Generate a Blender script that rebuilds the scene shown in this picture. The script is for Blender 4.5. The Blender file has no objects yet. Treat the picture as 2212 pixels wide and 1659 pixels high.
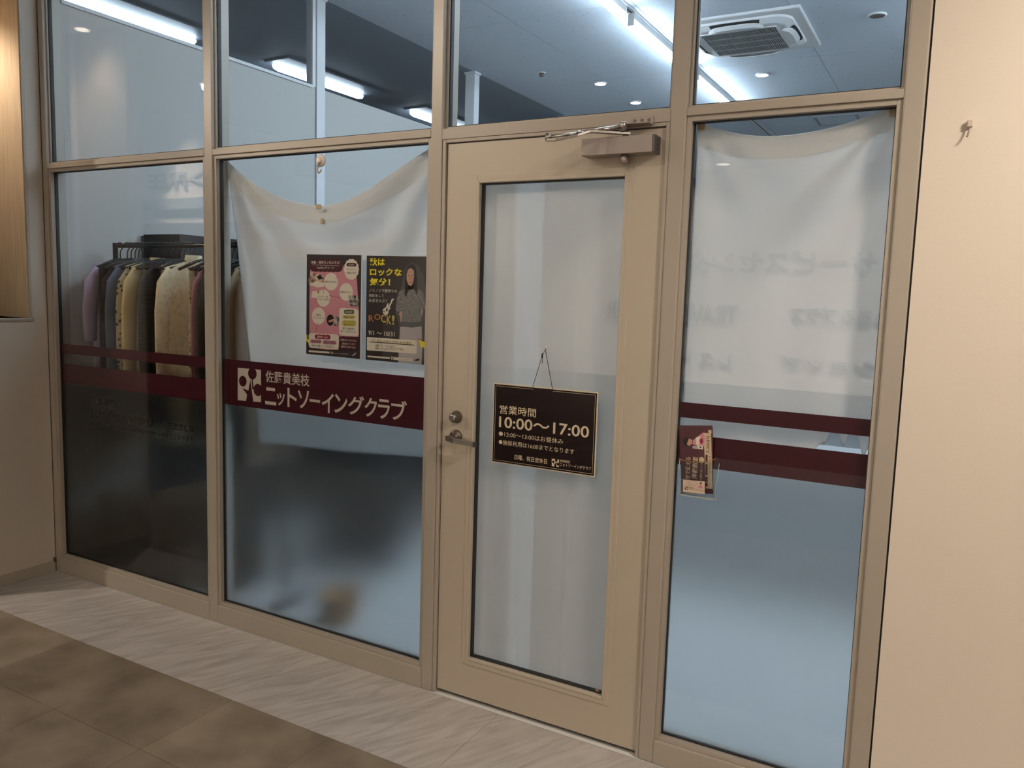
import bpy, bmesh, math, random
from mathutils import Vector, Matrix, noise
random.seed(7)
SC = bpy.context.scene
COL = SC.collection

# ------------------------------------------------------------------ camera
W, H, F = 2212.0, 1659.0, 1732.5
CAM = Vector((1.7109, -2.4915, 1.5703))
_p, _r, _y = -0.1119, 0.0304, -0.5086
FWD = Vector((math.sin(_y)*math.cos(_p), math.cos(_y)*math.cos(_p), math.sin(_p)))
_rt = Vector((math.cos(_y), -math.sin(_y), 0)); _up = _rt.cross(FWD)
RT = _rt*math.cos(_r) + _up*math.sin(_r); UP = -_rt*math.sin(_r) + _up*math.cos(_r)
cam_d = bpy.data.cameras.new('camera'); cam_d.sensor_width = 36.0; cam_d.lens = F/W*36.0
cam_d.clip_start = 0.02; cam_d.clip_end = 100
cam = bpy.data.objects.new('camera', cam_d); COL.objects.link(cam)
M = Matrix.Identity(4)
for i in range(3):
    M[i][0], M[i][1], M[i][2], M[i][3] = RT[i], UP[i], -FWD[i], CAM[i]
cam.matrix_world = M
SC.camera = cam

# ------------------------------------------------------------------ world, exposure, lights
SC.view_settings.view_transform = 'Standard'; SC.view_settings.look = 'None'
SC.view_settings.gamma = 1; SC.view_settings.use_curve_mapping = False
SC.view_settings.exposure = 0.2
try:
    SC.cycles.max_bounces = 10; SC.cycles.transparent_max_bounces = 24; SC.cycles.transmission_bounces = 10
    SC.cycles.sample_clamp_indirect = 4.0; SC.cycles.caustics_refractive = False; SC.cycles.caustics_reflective = False
except Exception: pass
wd = bpy.data.worlds.new('world'); SC.world = wd; wd.use_nodes = True
wd.node_tree.nodes['Background'].inputs[0].default_value = (0.9, 0.8, 0.7, 1)
wd.node_tree.nodes['Background'].inputs[1].default_value = 0.0

WARM = (1.0, 0.85, 0.70)
COOL = (0.70, 0.86, 1.0)
TUBE_STRENGTH = 36.0
CORR_Z = 3.2            # corridor ceiling
SOFFIT_Z = 2.83

def spot(name, loc, aim, power, angle, blend=0.8, color=WARM, radius=0.14):
    l = bpy.data.lights.new(name, 'SPOT'); l.energy = power; l.color = color
    l.spot_size = math.radians(angle); l.spot_blend = blend; l.shadow_soft_size = radius
    o = bpy.data.objects.new(name, l); COL.objects.link(o); o.location = loc
    o.rotation_euler = (Vector(aim)-Vector(loc)).to_track_quat('-Z', 'Y').to_euler()
    return o
# corridor downlights: (x, y, aim, power, cone)
CORRIDOR = [
    (3.05, -1.25, (2.75, -0.1, 1.4), 350, 125, 0.25),
    (0.224, -2.0, (0.1, 0.0, 1.2), 14, 115, 0.04),
    (-1.42, -2.0, (-0.45, 0.0, 2.4), 105, 50, 0.04),
    (1.36, -2.9, (0.4, -1.3, 0.0), 45, 120, 0.04),
    (-3.81, -2.1, (-2.0, -0.4, 0.3), 160, 110, 0.04),
]
for x, y, aim, pw, ang, rad in CORRIDOR:
    spot('downlight_beam', (x, y, CORR_Z-0.03), aim, pw, ang, radius=rad)
SIGN_SPOTS = [(1.25, 820, SOFFIT_Z), (-0.9, 820, SOFFIT_Z), (-8.0, 1500, 4.0), (3.2, 200, SOFFIT_Z), (-3.2, 90, SOFFIT_Z)]
for x, pw, zz in SIGN_SPOTS:
    if zz < 3: spot('sign_beam', (x, -4.75, zz-0.03), (x, -5.42, zz-1.3), pw, 110, 0.9, (1.0, 0.90, 0.80))
    else: spot('sign_beam', (x, -4.95, zz-0.03), (x-0.15, -5.42, zz-0.85), pw, 50, 0.7)

# ------------------------------------------------------------------ helpers
def lin(r, g, b):
    f = lambda c: (c/255)/12.92 if c/255 <= 0.04045 else ((c/255+0.055)/1.055)**2.4
    return (f(r), f(g), f(b), 1)

def ray(px, py): return FWD + RT*((px-W/2)/F) + UP*((H/2-py)/F)
def aty(px, py, y):
    d = ray(px, py); return CAM + d*((y-CAM.y)/d.y)
def atz(px, py, z):
    d = ray(px, py); return CAM + d*((z-CAM.z)/d.z)

def mat(name, col, rough=0.5, metal=0.0, bump=0.0, scale=40, var=0.0, spec=0.5, emit=None, estr=0):
    m = bpy.data.materials.new(name); m.use_nodes = True
    nt = m.node_tree; b = nt.nodes['Principled BSDF']
    b.inputs['Base Color'].default_value = col if len(col) == 4 else (*col, 1)
    b.inputs['Roughness'].default_value = rough; b.inputs['Metallic'].default_value = metal
    b.inputs['Specular IOR Level'].default_value = spec
    if emit:
        b.inputs['Emission Color'].default_value = (*emit, 1); b.inputs['Emission Strength'].default_value = estr
    if bump or var:
        tc = nt.nodes.new('ShaderNodeTexCoord'); n = nt.nodes.new('ShaderNodeTexNoise')
        n.inputs['Scale'].default_value = scale; n.inputs['Detail'].default_value = 5
        nt.links.new(tc.outputs['Object'], n.inputs['Vector'])
        if bump:
            bp = nt.nodes.new('ShaderNodeBump'); bp.inputs['Strength'].default_value = bump; bp.inputs['Distance'].default_value = 0.002
            nt.links.new(n.outputs['Fac'], bp.inputs['Height']); nt.links.new(bp.outputs['Normal'], b.inputs['Normal'])
        if var:
            mx = nt.nodes.new('ShaderNodeMix'); mx.data_type = 'RGBA'
            c = b.inputs['Base Color'].default_value[:]
            mx.inputs[6].default_value = tuple(v*(1-var) for v in c[:3]) + (1,)
            mx.inputs[7].default_value = tuple(min(1, v*(1+var)) for v in c[:3]) + (1,)
            nt.links.new(n.outputs['Fac'], mx.inputs[0]); nt.links.new(mx.outputs[2], b.inputs['Base Color'])
    return m

def patterned(name, c1, c2, kind='noise', scale=20, lo=0.45, hi=0.55, rough=0.8, c3=None, vscale=(1, 1, 1), bump=0.0, rot=0.0):
    m = bpy.data.materials.new(name); m.use_nodes = True
    nt = m.node_tree; b = nt.nodes['Principled BSDF']; b.inputs['Roughness'].default_value = rough
    tc = nt.nodes.new('ShaderNodeTexCoord'); mp = nt.nodes.new('ShaderNodeMapping')
    mp.inputs['Scale'].default_value = vscale; mp.inputs['Rotation'].default_value = (0, 0, rot)
    nt.links.new(tc.outputs['Object'], mp.inputs['Vector'])
    if kind == 'noise':
        t = nt.nodes.new('ShaderNodeTexNoise'); t.inputs['Detail'].default_value = 4; out = t.outputs['Fac']
    elif kind == 'voronoi':
        t = nt.nodes.new('ShaderNodeTexVoronoi'); out = t.outputs['Distance']
    else:
        t = nt.nodes.new('ShaderNodeTexWave'); t.inputs['Distortion'].default_value = 1.5; out = t.outputs['Fac']
        t.bands_direction = 'Z' if kind == 'waveZ' else ('X' if kind == 'waveX' else 'DIAGONAL')
    t.inputs['Scale'].default_value = scale
    nt.links.new(mp.outputs['Vector'], t.inputs['Vector'])
    r = nt.nodes.new('ShaderNodeValToRGB'); r.color_ramp.elements[0].position = lo; r.color_ramp.elements[0].color = c1
    r.color_ramp.elements[1].position = hi; r.color_ramp.elements[1].color = c2
    if c3:
        e = r.color_ramp.elements.new(min(1, hi+0.15)); e.color = c3
    nt.links.new(out, r.inputs['Fac']); nt.links.new(r.outputs['Color'], b.inputs['Base Color'])
    if bump:
        bp = nt.nodes.new('ShaderNodeBump'); bp.inputs['Strength'].default_value = bump; bp.inputs['Distance'].default_value = 0.003
        nt.links.new(out, bp.inputs['Height']); nt.links.new(bp.outputs['Normal'], b.inputs['Normal'])
    return m

def custom(name):
    m = bpy.data.materials.new(name); m.use_nodes = True; nt = m.node_tree
    for n in list(nt.nodes): nt.nodes.remove(n)
    out = nt.nodes.new('ShaderNodeOutputMaterial')
    return m, nt, out

def glass_mat(name, tint, refl=1.0):
    m, nt, out = custom(name)
    tr = nt.nodes.new('ShaderNodeBsdfTransparent'); tr.inputs[0].default_value = tint
    gl = nt.nodes.new('ShaderNodeBsdfGlossy'); gl.inputs['Roughness'].default_value = 0.0
    gl.inputs[0].default_value = (1, 1, 1, 1)
    # Schlick reflectance from the facing ratio, the same on both faces of the pane
    lw_ = nt.nodes.new('ShaderNodeLayerWeight'); lw_.inputs['Blend'].default_value = 0.5
    pw = nt.nodes.new('ShaderNodeMath'); pw.operation = 'POWER'; pw.inputs[1].default_value = 5.0
    fr = nt.nodes.new('ShaderNodeMath'); fr.operation = 'MULTIPLY_ADD'; fr.inputs[1].default_value = 0.96; fr.inputs[2].default_value = 0.04*refl
    nt.links.new(lw_.outputs['Facing'], pw.inputs[0]); nt.links.new(pw.outputs[0], fr.inputs[0])
    mx = nt.nodes.new('ShaderNodeMixShader')
    nt.links.new(fr.outputs[0], mx.inputs[0]); nt.links.new(tr.outputs[0], mx.inputs[1]); nt.links.new(gl.outputs[0], mx.inputs[2])
    nt.links.new(mx.outputs[0], out.inputs[0]); return m

def film_mat(name):
    # etched film: rough transmission plus a little white scatter
    m, nt, out = custom(name)
    rf = nt.nodes.new('ShaderNodeBsdfRefraction'); rf.inputs['IOR'].default_value = 1.25; rf.inputs['Roughness'].default_value = 0.43
    rf.inputs[0].default_value = (0.97, 0.98, 0.98, 1)
    df = nt.nodes.new('ShaderNodeBsdfTranslucent'); df.inputs[0].default_value = (0.8, 0.85, 0.88, 1)
    d2 = nt.nodes.new('ShaderNodeBsdfDiffuse'); d2.inputs[0].default_value = (0.8, 0.82, 0.82, 1)
    a = nt.nodes.new('ShaderNodeMixShader'); a.inputs[0].default_value = 0.06
    b = nt.nodes.new('ShaderNodeMixShader'); b.inputs[0].default_value = 0.015
    nt.links.new(rf.outputs[0], a.inputs[1]); nt.links.new(df.outputs[0], a.inputs[2])
    nt.links.new(a.outputs[0], b.inputs[1]); nt.links.new(d2.outputs[0], b.inputs[2])
    nt.links.new(b.outputs[0], out.inputs[0]); return m

def cloth_mat(name, col, trans=0.45):
    m, nt, out = custom(name)
    df = nt.nodes.new('ShaderNodeBsdfDiffuse'); df.inputs[0].default_value = col
    tl = nt.nodes.new('ShaderNodeBsdfTranslucent'); tl.inputs[0].default_value = col
    mx = nt.nodes.new('ShaderNodeMixShader'); mx.inputs[0].default_value = trans
    tc = nt.nodes.new('ShaderNodeTexCoord'); n = nt.nodes.new('ShaderNodeTexNoise'); n.inputs['Scale'].default_value = 350
    bp = nt.nodes.new('ShaderNodeBump'); bp.inputs['Strength'].default_value = 0.12; bp.inputs['Distance'].default_value = 0.001
    nt.links.new(tc.outputs['Object'], n.inputs['Vector']); nt.links.new(n.outputs['Fac'], bp.inputs['Height'])
    nt.links.new(bp.outputs['Normal'], df.inputs['Normal'])
    nt.links.new(df.outputs[0], mx.inputs[1]); nt.links.new(tl.outputs[0], mx.inputs[2]); nt.links.new(mx.outputs[0], out.inputs[0])
    return m

class MB:
    def __init__(s): s.bm = bmesh.new()
    def box(s, x0, x1, y0, y1, z0, z1, bev=0.0, seg=2):
        b = bmesh.new(); bmesh.ops.create_cube(b, size=1)
        for v in b.verts:
            v.co = Vector(((x0+x1)/2+v.co.x*(x1-x0), (y0+y1)/2+v.co.y*(y1-y0), (z0+z1)/2+v.co.z*(z1-z0)))
        if bev: bmesh.ops.bevel(b, geom=b.edges[:], offset=bev, segments=seg, affect='EDGES', profile=0.6)
        s._add(b); return s
    def _add(s, b):
        me = bpy.data.meshes.new('tmp'); b.to_mesh(me); b.free(); s.bm.from_mesh(me); bpy.data.meshes.remove(me)
    def prism(s, pts, y0, y1):
        """polygon in xz, extruded along y"""
        n = len(pts)
        a = [s.bm.verts.new((p[0], y0, p[1])) for p in pts]; b = [s.bm.verts.new((p[0], y1, p[1])) for p in pts]
        s.bm.faces.new(a); s.bm.faces.new(b[::-1])
        for i in range(n): s.bm.faces.new((a[i], b[i], b[(i+1) % n], a[(i+1) % n]))
        return s
    def flat(s, pts, y):
        s.bm.faces.new([s.bm.verts.new((p[0], y, p[1])) for p in pts]); return s
    def tube(s, path, r, n=8, cap=True):
        path = [Vector(p) for p in path]; rings = []
        rr = r if isinstance(r, (list, tuple)) else [r]*len(path)
        ref = None
        for i, p in enumerate(path):
            t = (path[min(i+1, len(path)-1)]-path[max(i-1, 0)]).normalized()
            if ref is None: ref = t.orthogonal().normalized()
            u = (ref - t*ref.dot(t)).normalized(); ref = u; w = t.cross(u)
            rings.append([s.bm.verts.new(p+(u*math.cos(2*math.pi*k/n)+w*math.sin(2*math.pi*k/n))*rr[i]) for k in range(n)])
        for a, b in zip(rings, rings[1:]):
            for k in range(n): s.bm.faces.new((a[k], a[(k+1) % n], b[(k+1) % n], b[k]))
        if cap: s.bm.faces.new(rings[0][::-1]); s.bm.faces.new(rings[-1])
        return s
    def lathe(s, prof, c, axis='z', n=28):
        """prof: list of (radius, height) along axis from centre c"""
        c = Vector(c); rings = []
        for r, h in prof:
            ring = []
            for k in range(n):
                a = 2*math.pi*k/n; u, v = max(r, 1e-5)*math.cos(a), max(r, 1e-5)*math.sin(a)
                ring.append(s.bm.verts.new(c+Vector({'z': (u, v, h), 'y': (u, h, -v), 'x': (h, u, v)}[axis])))
            rings.append(ring)
        for a, b in zip(rings, rings[1:]):
            for k in range(n): s.bm.faces.new((a[k], a[(k+1) % n], b[(k+1) % n], b[k]))
        s.bm.faces.new(rings[0][::-1]); s.bm.faces.new(rings[-1]); return s
    def grid(s, fn, nu, nv):
        vs = [[s.bm.verts.new(fn(i/nu, j/nv)) for i in range(nu+1)] for j in range(nv+1)]
        for j in range(nv):
            for i in range(nu): s.bm.faces.new((vs[j][i], vs[j][i+1], vs[j+1][i+1], vs[j+1][i]))
        return s
    def build(s, name, material, parent=None, smooth=False, fixn=True, **props):
        if fixn: bmesh.ops.recalc_face_normals(s.bm, faces=s.bm.faces[:])
        me = bpy.data.meshes.new(name)
        if parent is not None: org = world_loc(parent)
        else:
            lo = [min(v.co[i] for v in s.bm.verts) for i in range(3)]; hi = [max(v.co[i] for v in s.bm.verts) for i in range(3)]
            org = Vector(((lo[0]+hi[0])/2, (lo[1]+hi[1])/2, lo[2]))
        for v in s.bm.verts: v.co -= org
        s.bm.to_mesh(me); s.bm.free()
        if smooth:
            for p in me.polygons: p.use_smooth = True
        me.materials.append(material)
        o = bpy.data.objects.new(name, me); COL.objects.link(o)
        if parent is not None: o.parent = parent
        else: o.location = org
        for k, v in props.items(): o[k] = v
        return o

_loc = {}
def world_loc(o):
    v = Vector((0, 0, 0))
    while o: v += Vector(o.location); o = o.parent
    return v
def tag(o, label, cat, group=None):
    o['label'] = label; o['category'] = cat
    if group: o['group'] = group
    return o
def thing(name, label, cat, loc, group=None):
    o = bpy.data.objects.new(name, None); COL.objects.link(o); o.location = loc; o.empty_display_size = 0.1
    return tag(o, label, cat, group)
def struct(name, loc=None):
    o = bpy.data.objects.new(name, None); COL.objects.link(o); o.location = loc or (0, 0, 0); o.empty_display_size = 0.1
    o['kind'] = 'structure'; return o

def text(s, x0, x1, z0, z1, y, m, parent, name='lettering', bold=0.0, rot=False, back=False, shear=0.0):
    """print the string s into the rectangle x0..x1, z0..z1 of the plane y (back: readable from +y)"""
    c = bpy.data.curves.new('text', 'FONT'); c.body = s; c.resolution_u = 3; c.offset = bold
    o = bpy.data.objects.new('text', c); COL.objects.link(o)
    bpy.context.view_layer.update()
    me = bpy.data.meshes.new_from_object(o.evaluated_get(bpy.context.evaluated_depsgraph_get()))
    bpy.data.objects.remove(o); bpy.data.curves.remove(c)
    xs = [v.co.x for v in me.vertices]; ys = [v.co.y for v in me.vertices]
    a0, a1, b0, b1 = min(xs), max(xs), min(ys), max(ys)
    org = world_loc(parent) if parent else Vector((0, 0, 0))
    for v in me.vertices:
        u, w = (v.co.x-a0)/(a1-a0), (v.co.y-b0)/(b1-b0)
        if rot: X, Z = x1-(w)*(x1-x0), z0+u*(z1-z0)      # reads upwards
        else: X, Z = x0+u*(x1-x0), z0+w*(z1-z0)
        if back: X = x1-(X-x0)
        v.co = Vector((X, y, Z+shear*(X-x0)))-org
    me.name = name; me.materials.clear(); me.materials.append(m)
    t = bpy.data.objects.new(name, me); COL.objects.link(t)
    if parent: t.parent = parent
    return t

class Sheet:
    """prints on a flat sheet whose pixels are read in a zoomed crop (ox, oy, scale) of the photograph"""
    def __init__(s, ox, oy, sc, y, parent, step=0.00022):
        s.ox, s.oy, s.sc, s.y, s.parent, s.step = ox, oy, sc, y, parent, step
    def pt(s, X, Y):
        p = aty(s.ox+X/s.sc, s.oy+Y/s.sc, s.y); return (p.x, p.z)
    def text(s, st, L, R, m, layer, bold=0.0, rot=False, name='lettering'):
        a, b = s.pt(L[0], L[1]), s.pt(L[0], L[2]); c, d = s.pt(R[0], R[1]), s.pt(R[0], R[2])
        return text(st, (a[0]+b[0])/2, (c[0]+d[0])/2, (b[1]+d[1])/2, (a[1]+c[1])/2, s.y-layer*s.step, m, s.parent, name, bold, rot)
    def poly(s, pts, m, layer, name):
        return MB().flat([s.pt(*p) for p in pts], s.y-layer*s.step).build(name, m, s.parent, fixn=False)
    def ell(s, cx, cy, rx, ry, m, layer, name, n=28, scal=0.0, k=14):
        P = []
        for i in range(n):
            a = 2*math.pi*i/n; f = 1+scal*math.cos(k*a); P.append((cx+rx*f*math.cos(a), cy+ry*f*math.sin(a)))
        return s.poly(P, m, layer, name)
    def rrect(s, x0, x1, yl0, yl1, dy, r, m, layer, name, wav=0.0):
        """rounded box; right side lower by dy; wavy edges if wav"""
        P = []
        for cx, cy, a0 in ((x1-r, yl0+r, -90), (x1-r, yl1-r, 0), (x0+r, yl1-r, 90), (x0+r, yl0+r, 180)):
            for q in range(5):
                a = math.radians(a0+q*22.5); P.append((cx+r*math.cos(a), cy+r*math.sin(a)))
        Q = []
        if wav:
            for i, p in enumerate(P):
                q = P[(i+1) % len(P)]; d = math.hypot(q[0]-p[0], q[1]-p[1]); nn = max(1, int(d/14))
                for k in range(nn):
                    t = k/nn; Q.append((p[0]+(q[0]-p[0])*t + (wav*math.sin(i*2+k*2.2) if d > 30 else 0), p[1]+(q[1]-p[1])*t+(wav*math.sin(k*1.6) if d > 30 else 0)))
            P = Q
        P = [(x, y+dy*(x-x0)/(x1-x0)) for x, y in P]
        return s.poly(P, m, layer, name)

# ------------------------------------------------------------------ materials
FRAME = mat('beige_painted_aluminium', (0.41, 0.37, 0.315), 0.38, 0.0, 0.03, 200, spec=0.5)
DOORM = mat('beige_painted_steel', (0.52, 0.46, 0.375), 0.42, 0.0, 0.03, 150)
GASKET = mat('black_gasket', (0.012, 0.012, 0.012), 0.6)
GLASS = glass_mat('clear_glass', (0.962, 0.968, 0.970, 1))
EDGE = mat('glass_edge', (0.35, 0.55, 0.52), 0.2)
FILM = film_mat('frosted_film')
RED = mat('maroon_vinyl', lin(68, 14, 28), 0.5, spec=0.3)
BLACKV = mat('black_vinyl', (0.01, 0.01, 0.01), 0.5)
CREAMV = mat('cream_vinyl', (0.72, 0.66, 0.57), 0.5)
WALLX = mat('cream_wallpaper', (0.78, 0.71, 0.62), 0.75, 0, 0.15, 300, 0.03)
WALLG = mat('beige_wall', (0.60, 0.54, 0.47), 0.7, 0, 0.1, 250, 0.03)
WALLIN = mat('white_interior_wall', (0.50, 0.495, 0.475), 0.8, 0, 0.1, 250)
COLM = mat('white_column', (0.74, 0.76, 0.78), 0.6)
DARKCEIL = mat('dark_grey_ceiling', (0.26, 0.30, 0.35), 0.8)
STEEL = mat('satin_steel', (0.42, 0.39, 0.37), 0.33, 0.9)
STEELB = mat('bright_steel', (0.62, 0.60, 0.58), 0.22, 1.0)
CLOSER = mat('silver_grey_enamel', (0.36, 0.32, 0.30), 0.4, 0.4)
CLOSERD = mat('dark_grey_cap', (0.10, 0.095, 0.095), 0.5, 0.2)
DARKM = mat('dark_bronze_metal', (0.17, 0.145, 0.12), 0.35, 0.7)
CHROME = mat('chrome', (0.8, 0.8, 0.8), 0.12, 1.0)
WHITEP = mat('white_plastic', (0.78, 0.79, 0.80), 0.4)
BLACKP = mat('black_plastic', (0.012, 0.012, 0.013), 0.35)
BLACKW = mat('black_board', (0.014, 0.013, 0.013), 0.55, 0, 0.1, 60)
CLOTH = cloth_mat('white_cotton_cloth', (0.91, 0.905, 0.89, 1), 0.60)
TUBEM = mat('lamp_diffuser', (1, 1, 1), 0.5, emit=COOL, estr=TUBE_STRENGTH)
TUBEM2 = mat('fluorescent_diffuser', (1, 1, 1), 0.5, emit=COOL, estr=TUBE_STRENGTH*0.45)
DISCC = mat('cool_downlight_lens', (1, 1, 1), 0.5, emit=(0.9, 0.95, 1.0), estr=12)
DISCW = mat('warm_downlight_lens', (1, 1, 1), 0.5, emit=WARM, estr=5)

def floor_materials():
    m = patterned('streaked_marble', lin(166, 161, 158), lin(196, 193, 191), 'noise', 2.6, 0.30, 0.62, 0.28, vscale=(0.75, 0.13, 1), rot=math.radians(63))
    [n for n in m.node_tree.nodes if n.type == 'MAPPING'][0].vector_type = 'TEXTURE'
    [n for n in m.node_tree.nodes if n.type == 'TEX_NOISE'][0].inputs['Distortion'].default_value = 1.2
    nt = m.node_tree; b = nt.nodes['Principled BSDF']
    oi = nt.nodes.new('ShaderNodeObjectInfo')
    t = patterned('stone_look_tile', lin(116, 105, 91), lin(148, 136, 120), 'noise', 4.5, 0.34, 0.66, 0.45, bump=0.06)
    nt = t.node_tree; b = nt.nodes['Principled BSDF']; ramp = [n for n in nt.nodes if n.type == 'VALTORGB'][0]
    oi = nt.nodes.new('ShaderNodeObjectInfo'); mr = nt.nodes.new('ShaderNodeMapRange')
    mr.inputs['To Min'].default_value = 0.86; mr.inputs['To Max'].default_value = 1.12
    nt.links.new(oi.outputs['Random'], mr.inputs['Value'])
    mx = nt.nodes.new('ShaderNodeVectorMath'); mx.operation = 'SCALE'
    nt.links.new(ramp.outputs['Color'], mx.inputs[0]); nt.links.new(mr.outputs[0], mx.inputs['Scale'])
    nt.links.new(mx.outputs[0], b.inputs['Base Color'])
    return m, t
MARBLE, TILE = floor_materials()
GROUT = mat('dark_joint', (0.10, 0.085, 0.07), 0.8)
DARKFLOOR = mat('dark_hall_carpet', (0.035, 0.032, 0.03), 0.9)
SHOPFLOOR = mat('pale_shop_floor', (0.80, 0.81, 0.81), 0.5, 0, 0, 5, 0.04)
def ceiling_board():
    m = mat('speckled_ceiling_board', (0.60, 0.66, 0.73), 0.85)
    nt = m.node_tree; b = nt.nodes['Principled BSDF']
    tc = nt.nodes.new('ShaderNodeTexCoord'); v = nt.nodes.new('ShaderNodeTexVoronoi'); v.inputs['Scale'].default_value = 16
    v.inputs['Randomness'].default_value = 1.0
    n = nt.nodes.new('ShaderNodeTexNoise'); n.inputs['Scale'].default_value = 9
    nt.links.new(tc.outputs['Object'], v.inputs['Vector']); nt.links.new(tc.outputs['Object'], n.inputs['Vector'])
    r = nt.nodes.new('ShaderNodeValToRGB'); r.color_ramp.elements[0].position = 0.07; r.color_ramp.elements[0].color = (0.28, 0.3, 0.32, 1)
    r.color_ramp.elements[1].position = 0.12; r.color_ramp.elements[1].color = (0.60, 0.66, 0.73, 1)
    nt.links.new(v.outputs['Distance'], r.inputs['Fac']); nt.links.new(r.outputs['Color'], b.inputs['Base Color'])
    return m
CEILB = ceiling_board()

# ------------------------------------------------------------------ setting: floor
fl = struct('floor')
MB().box(-12.5, 6, -5.6, 0.0, -0.06, -0.006).build('joint_bed', GROUT, fl)
MB().box(-7, 6, 0.0, 12.2, -0.06, 0.0).build('shop_flooring', SHOPFLOOR, fl)
def piece(name, x0, x1, y0, y1, m):
    g = 0.0008
    return MB().box(x0+g, x1-g, y0+g, y1-g, -0.01, 0.0+random.uniform(-0.0002, 0.0002)).build(name, m, fl)
for a, b in ((-2.48, -1.55), (-1.55, -0.62), (-0.62, 0.31), (0.31, 1.24), (1.24, 2.17), (2.17, 3.1)):
    piece('marble_slab', a, b, -0.46, -0.004, MARBLE)
rows = [(-0.46, -0.853)] + [(-0.853-0.4875*i, -0.853-0.4875*(i+1)) for i in range(4)]
for y1, y0 in rows:
    for k in range(-7, 7):
        piece('tile', -0.113+0.4875*k, -0.113+0.4875*(k+1), y0, y1, TILE)
for x0, x1, y0, y1 in ((-12.5, -3.5255, -5.6, -0.004), (3.2995, 6, -5.6, -0.004), (-3.5255, 3.2995, -5.6, -2.803), (-3.5255, -2.48, -0.46, -0.004), (3.1, 3.2995, -0.46, -0.004)):
    MB().box(x0, x1, y0, y1, -0.01, -0.0005).build('plain_flooring', TILE if y1 > -1 and x0 > -4 and x1 < 4 else DARKFLOOR, fl)

# ------------------------------------------------------------------ setting: shop shell
CEIL = 3.62
ce = struct('ceiling')
MB().box(-2.46, 6, 0.10, 12.2, CEIL+0.012, CEIL+0.06).build('backing', GROUT, ce)
MB().box(-7, -2.46, 0.10, 12.2, CEIL, CEIL+0.06).build('dark_ceiling', DARKCEIL, ce)
xs = [-2.46, -1.45, -0.485, 0.48, 1.445, 2.41, 3.375, 4.34, 5.3]
ys = [0.1, 1.2, 3.0, 4.8, 6.6, 8.4, 10.2, 12.0]
for a, b in zip(xs, xs[1:]):
    for c, d in zip(ys, ys[1:]):
        MB().box(a+0.002, b-0.002, c+0.002, d-0.002, CEIL, CEIL+0.012).build('ceiling_board', CEILB, ce)
wl = struct('wall_left')
PX = -2.45
MB().box(PX-0.10, PX, 0.10, 12.0, 0.0, 2.99).build('partition', WALLIN, wl)
MB().box(PX-0.005, PX+0.012, 0.10, 1.93, 2.978, 2.998, 0.002).build('sill_cap', COLM, wl)
MB().box(PX-0.02, PX+0.008, 1.925, 1.955, 2.99, CEIL, 0.002).build('jamb', COLM, wl)
MB().box(PX-0.010, PX-0.004, 0.10, 1.925, 2.998, CEIL-0.001).build('transom_glass', GLASS, wl)
MB().box(PX-0.001, PX+0.003, 1.957, 1.963, 0.0, 2.99).build('panel_joint', mat('grey_joint', (0.25, 0.28, 0.32), 0.6), wl)
for y in (1.965, 4.06, 6.06, 8.06, 10.06):
    MB().box(PX-0.09, PX+0.012, y, y+0.085, 0.0, CEIL-0.02, 0.003).build('column', COLM, wl)
    MB().box(PX-0.10, PX+0.022, y-0.01, y+0.095, CEIL-0.022, CEIL-0.0005, 0.002).build('column_cap', COLM, wl)
MB().box(-7.1, -7.0, 0.0, 12.2, 0.0, CEIL).build('far_wall', WALLIN, wl)
wb = struct('wall_back'); MB().box(-7, 6, 12.2, 12.3, 0, CEIL+0.06).build('plaster', WALLIN, wb)
wi = struct('wall_inner_right'); MB().box(3.6, 3.7, 0.10, 12.2, 0, CEIL).build('plaster', WALLIN, wi)
# facade wall above and beside the glazing
wr = struct('wall_right')
MB().box(1.578, 6, 0.0, 0.12, 0.0, CORR_Z).build('wall_panel', WALLX, wr)
MB().box(1.5735, 1.5785, 0.012, 0.12, 0.0, CORR_Z).build('shadow_gap', GASKET, wr)
wf = struct('wall_front')
MB().box(-7, 1.5735, 0.02, 0.10, 3.12, CEIL+0.06).build('head_panel', WALLG, wf)
MB().box(1.5735, 6, 0.02, 0.10, CORR_Z, CEIL+0.06).build('head_panel', WALLG, wf)
MB().box(-7, -2.49, 0.02, 0.10, 0.0, 3.12).build('side_panel', WALLIN, wf)

# corridor shell (reflected in the glass)
cc = struct('ceiling_corridor')
MB().box(-5.0, 6, -4.3, 0.02, CORR_Z, CORR_Z+0.06).build('plaster', mat('corridor_ceiling', (0.62, 0.57, 0.5), 0.8), cc)
MB().box(-5.0, 6, -5.4, -4.3, SOFFIT_Z, SOFFIT_Z+0.43).build('soffit', mat('corridor_soffit', (0.5, 0.47, 0.43), 0.8), cc)
MB().box(-12.5, -5.0, -5.4, 0.02, 4.0, 4.06).build('high_ceiling', mat('hall_ceiling', (0.5, 0.47, 0.43), 0.8), cc)
MB().box(-5.06, -5.0, -4.3, 0.02, CORR_Z+0.06, 4.0).build('ceiling_step', WALLG, cc); MB().box(-5.06, -5.0, -5.4, -4.3, SOFFIT_Z+0.43, 4.0).build('ceiling_step', WALLG, cc)
wo = struct('wall_opposite')
MB().box(-4.6, 6.0, -5.4, -5.36, 0.0, 0.74, 0.002).build('dark_dado', mat('dark_dado_panel', (0.045, 0.04, 0.036), 0.6), wo)
MB().box(-12.5, -4.6, -5.4, -5.385, 0.0, 2.45, 0.002).build('added_dark_panel', mat('dark_brown_panel', (0.06, 0.05, 0.045), 0.7), wo)  # unseen dark panel, added to weaken the reflection in the left pane
MB().box(-12.5, 6, -5.6, -5.4, 0.0, 4.06).build('plaster', WALLX, wo)
we = struct('wall_east'); MB().box(6.0, 6.1, -5.6, 0.12, 0, CORR_Z).build('plaster', WALLX, we)
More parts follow.
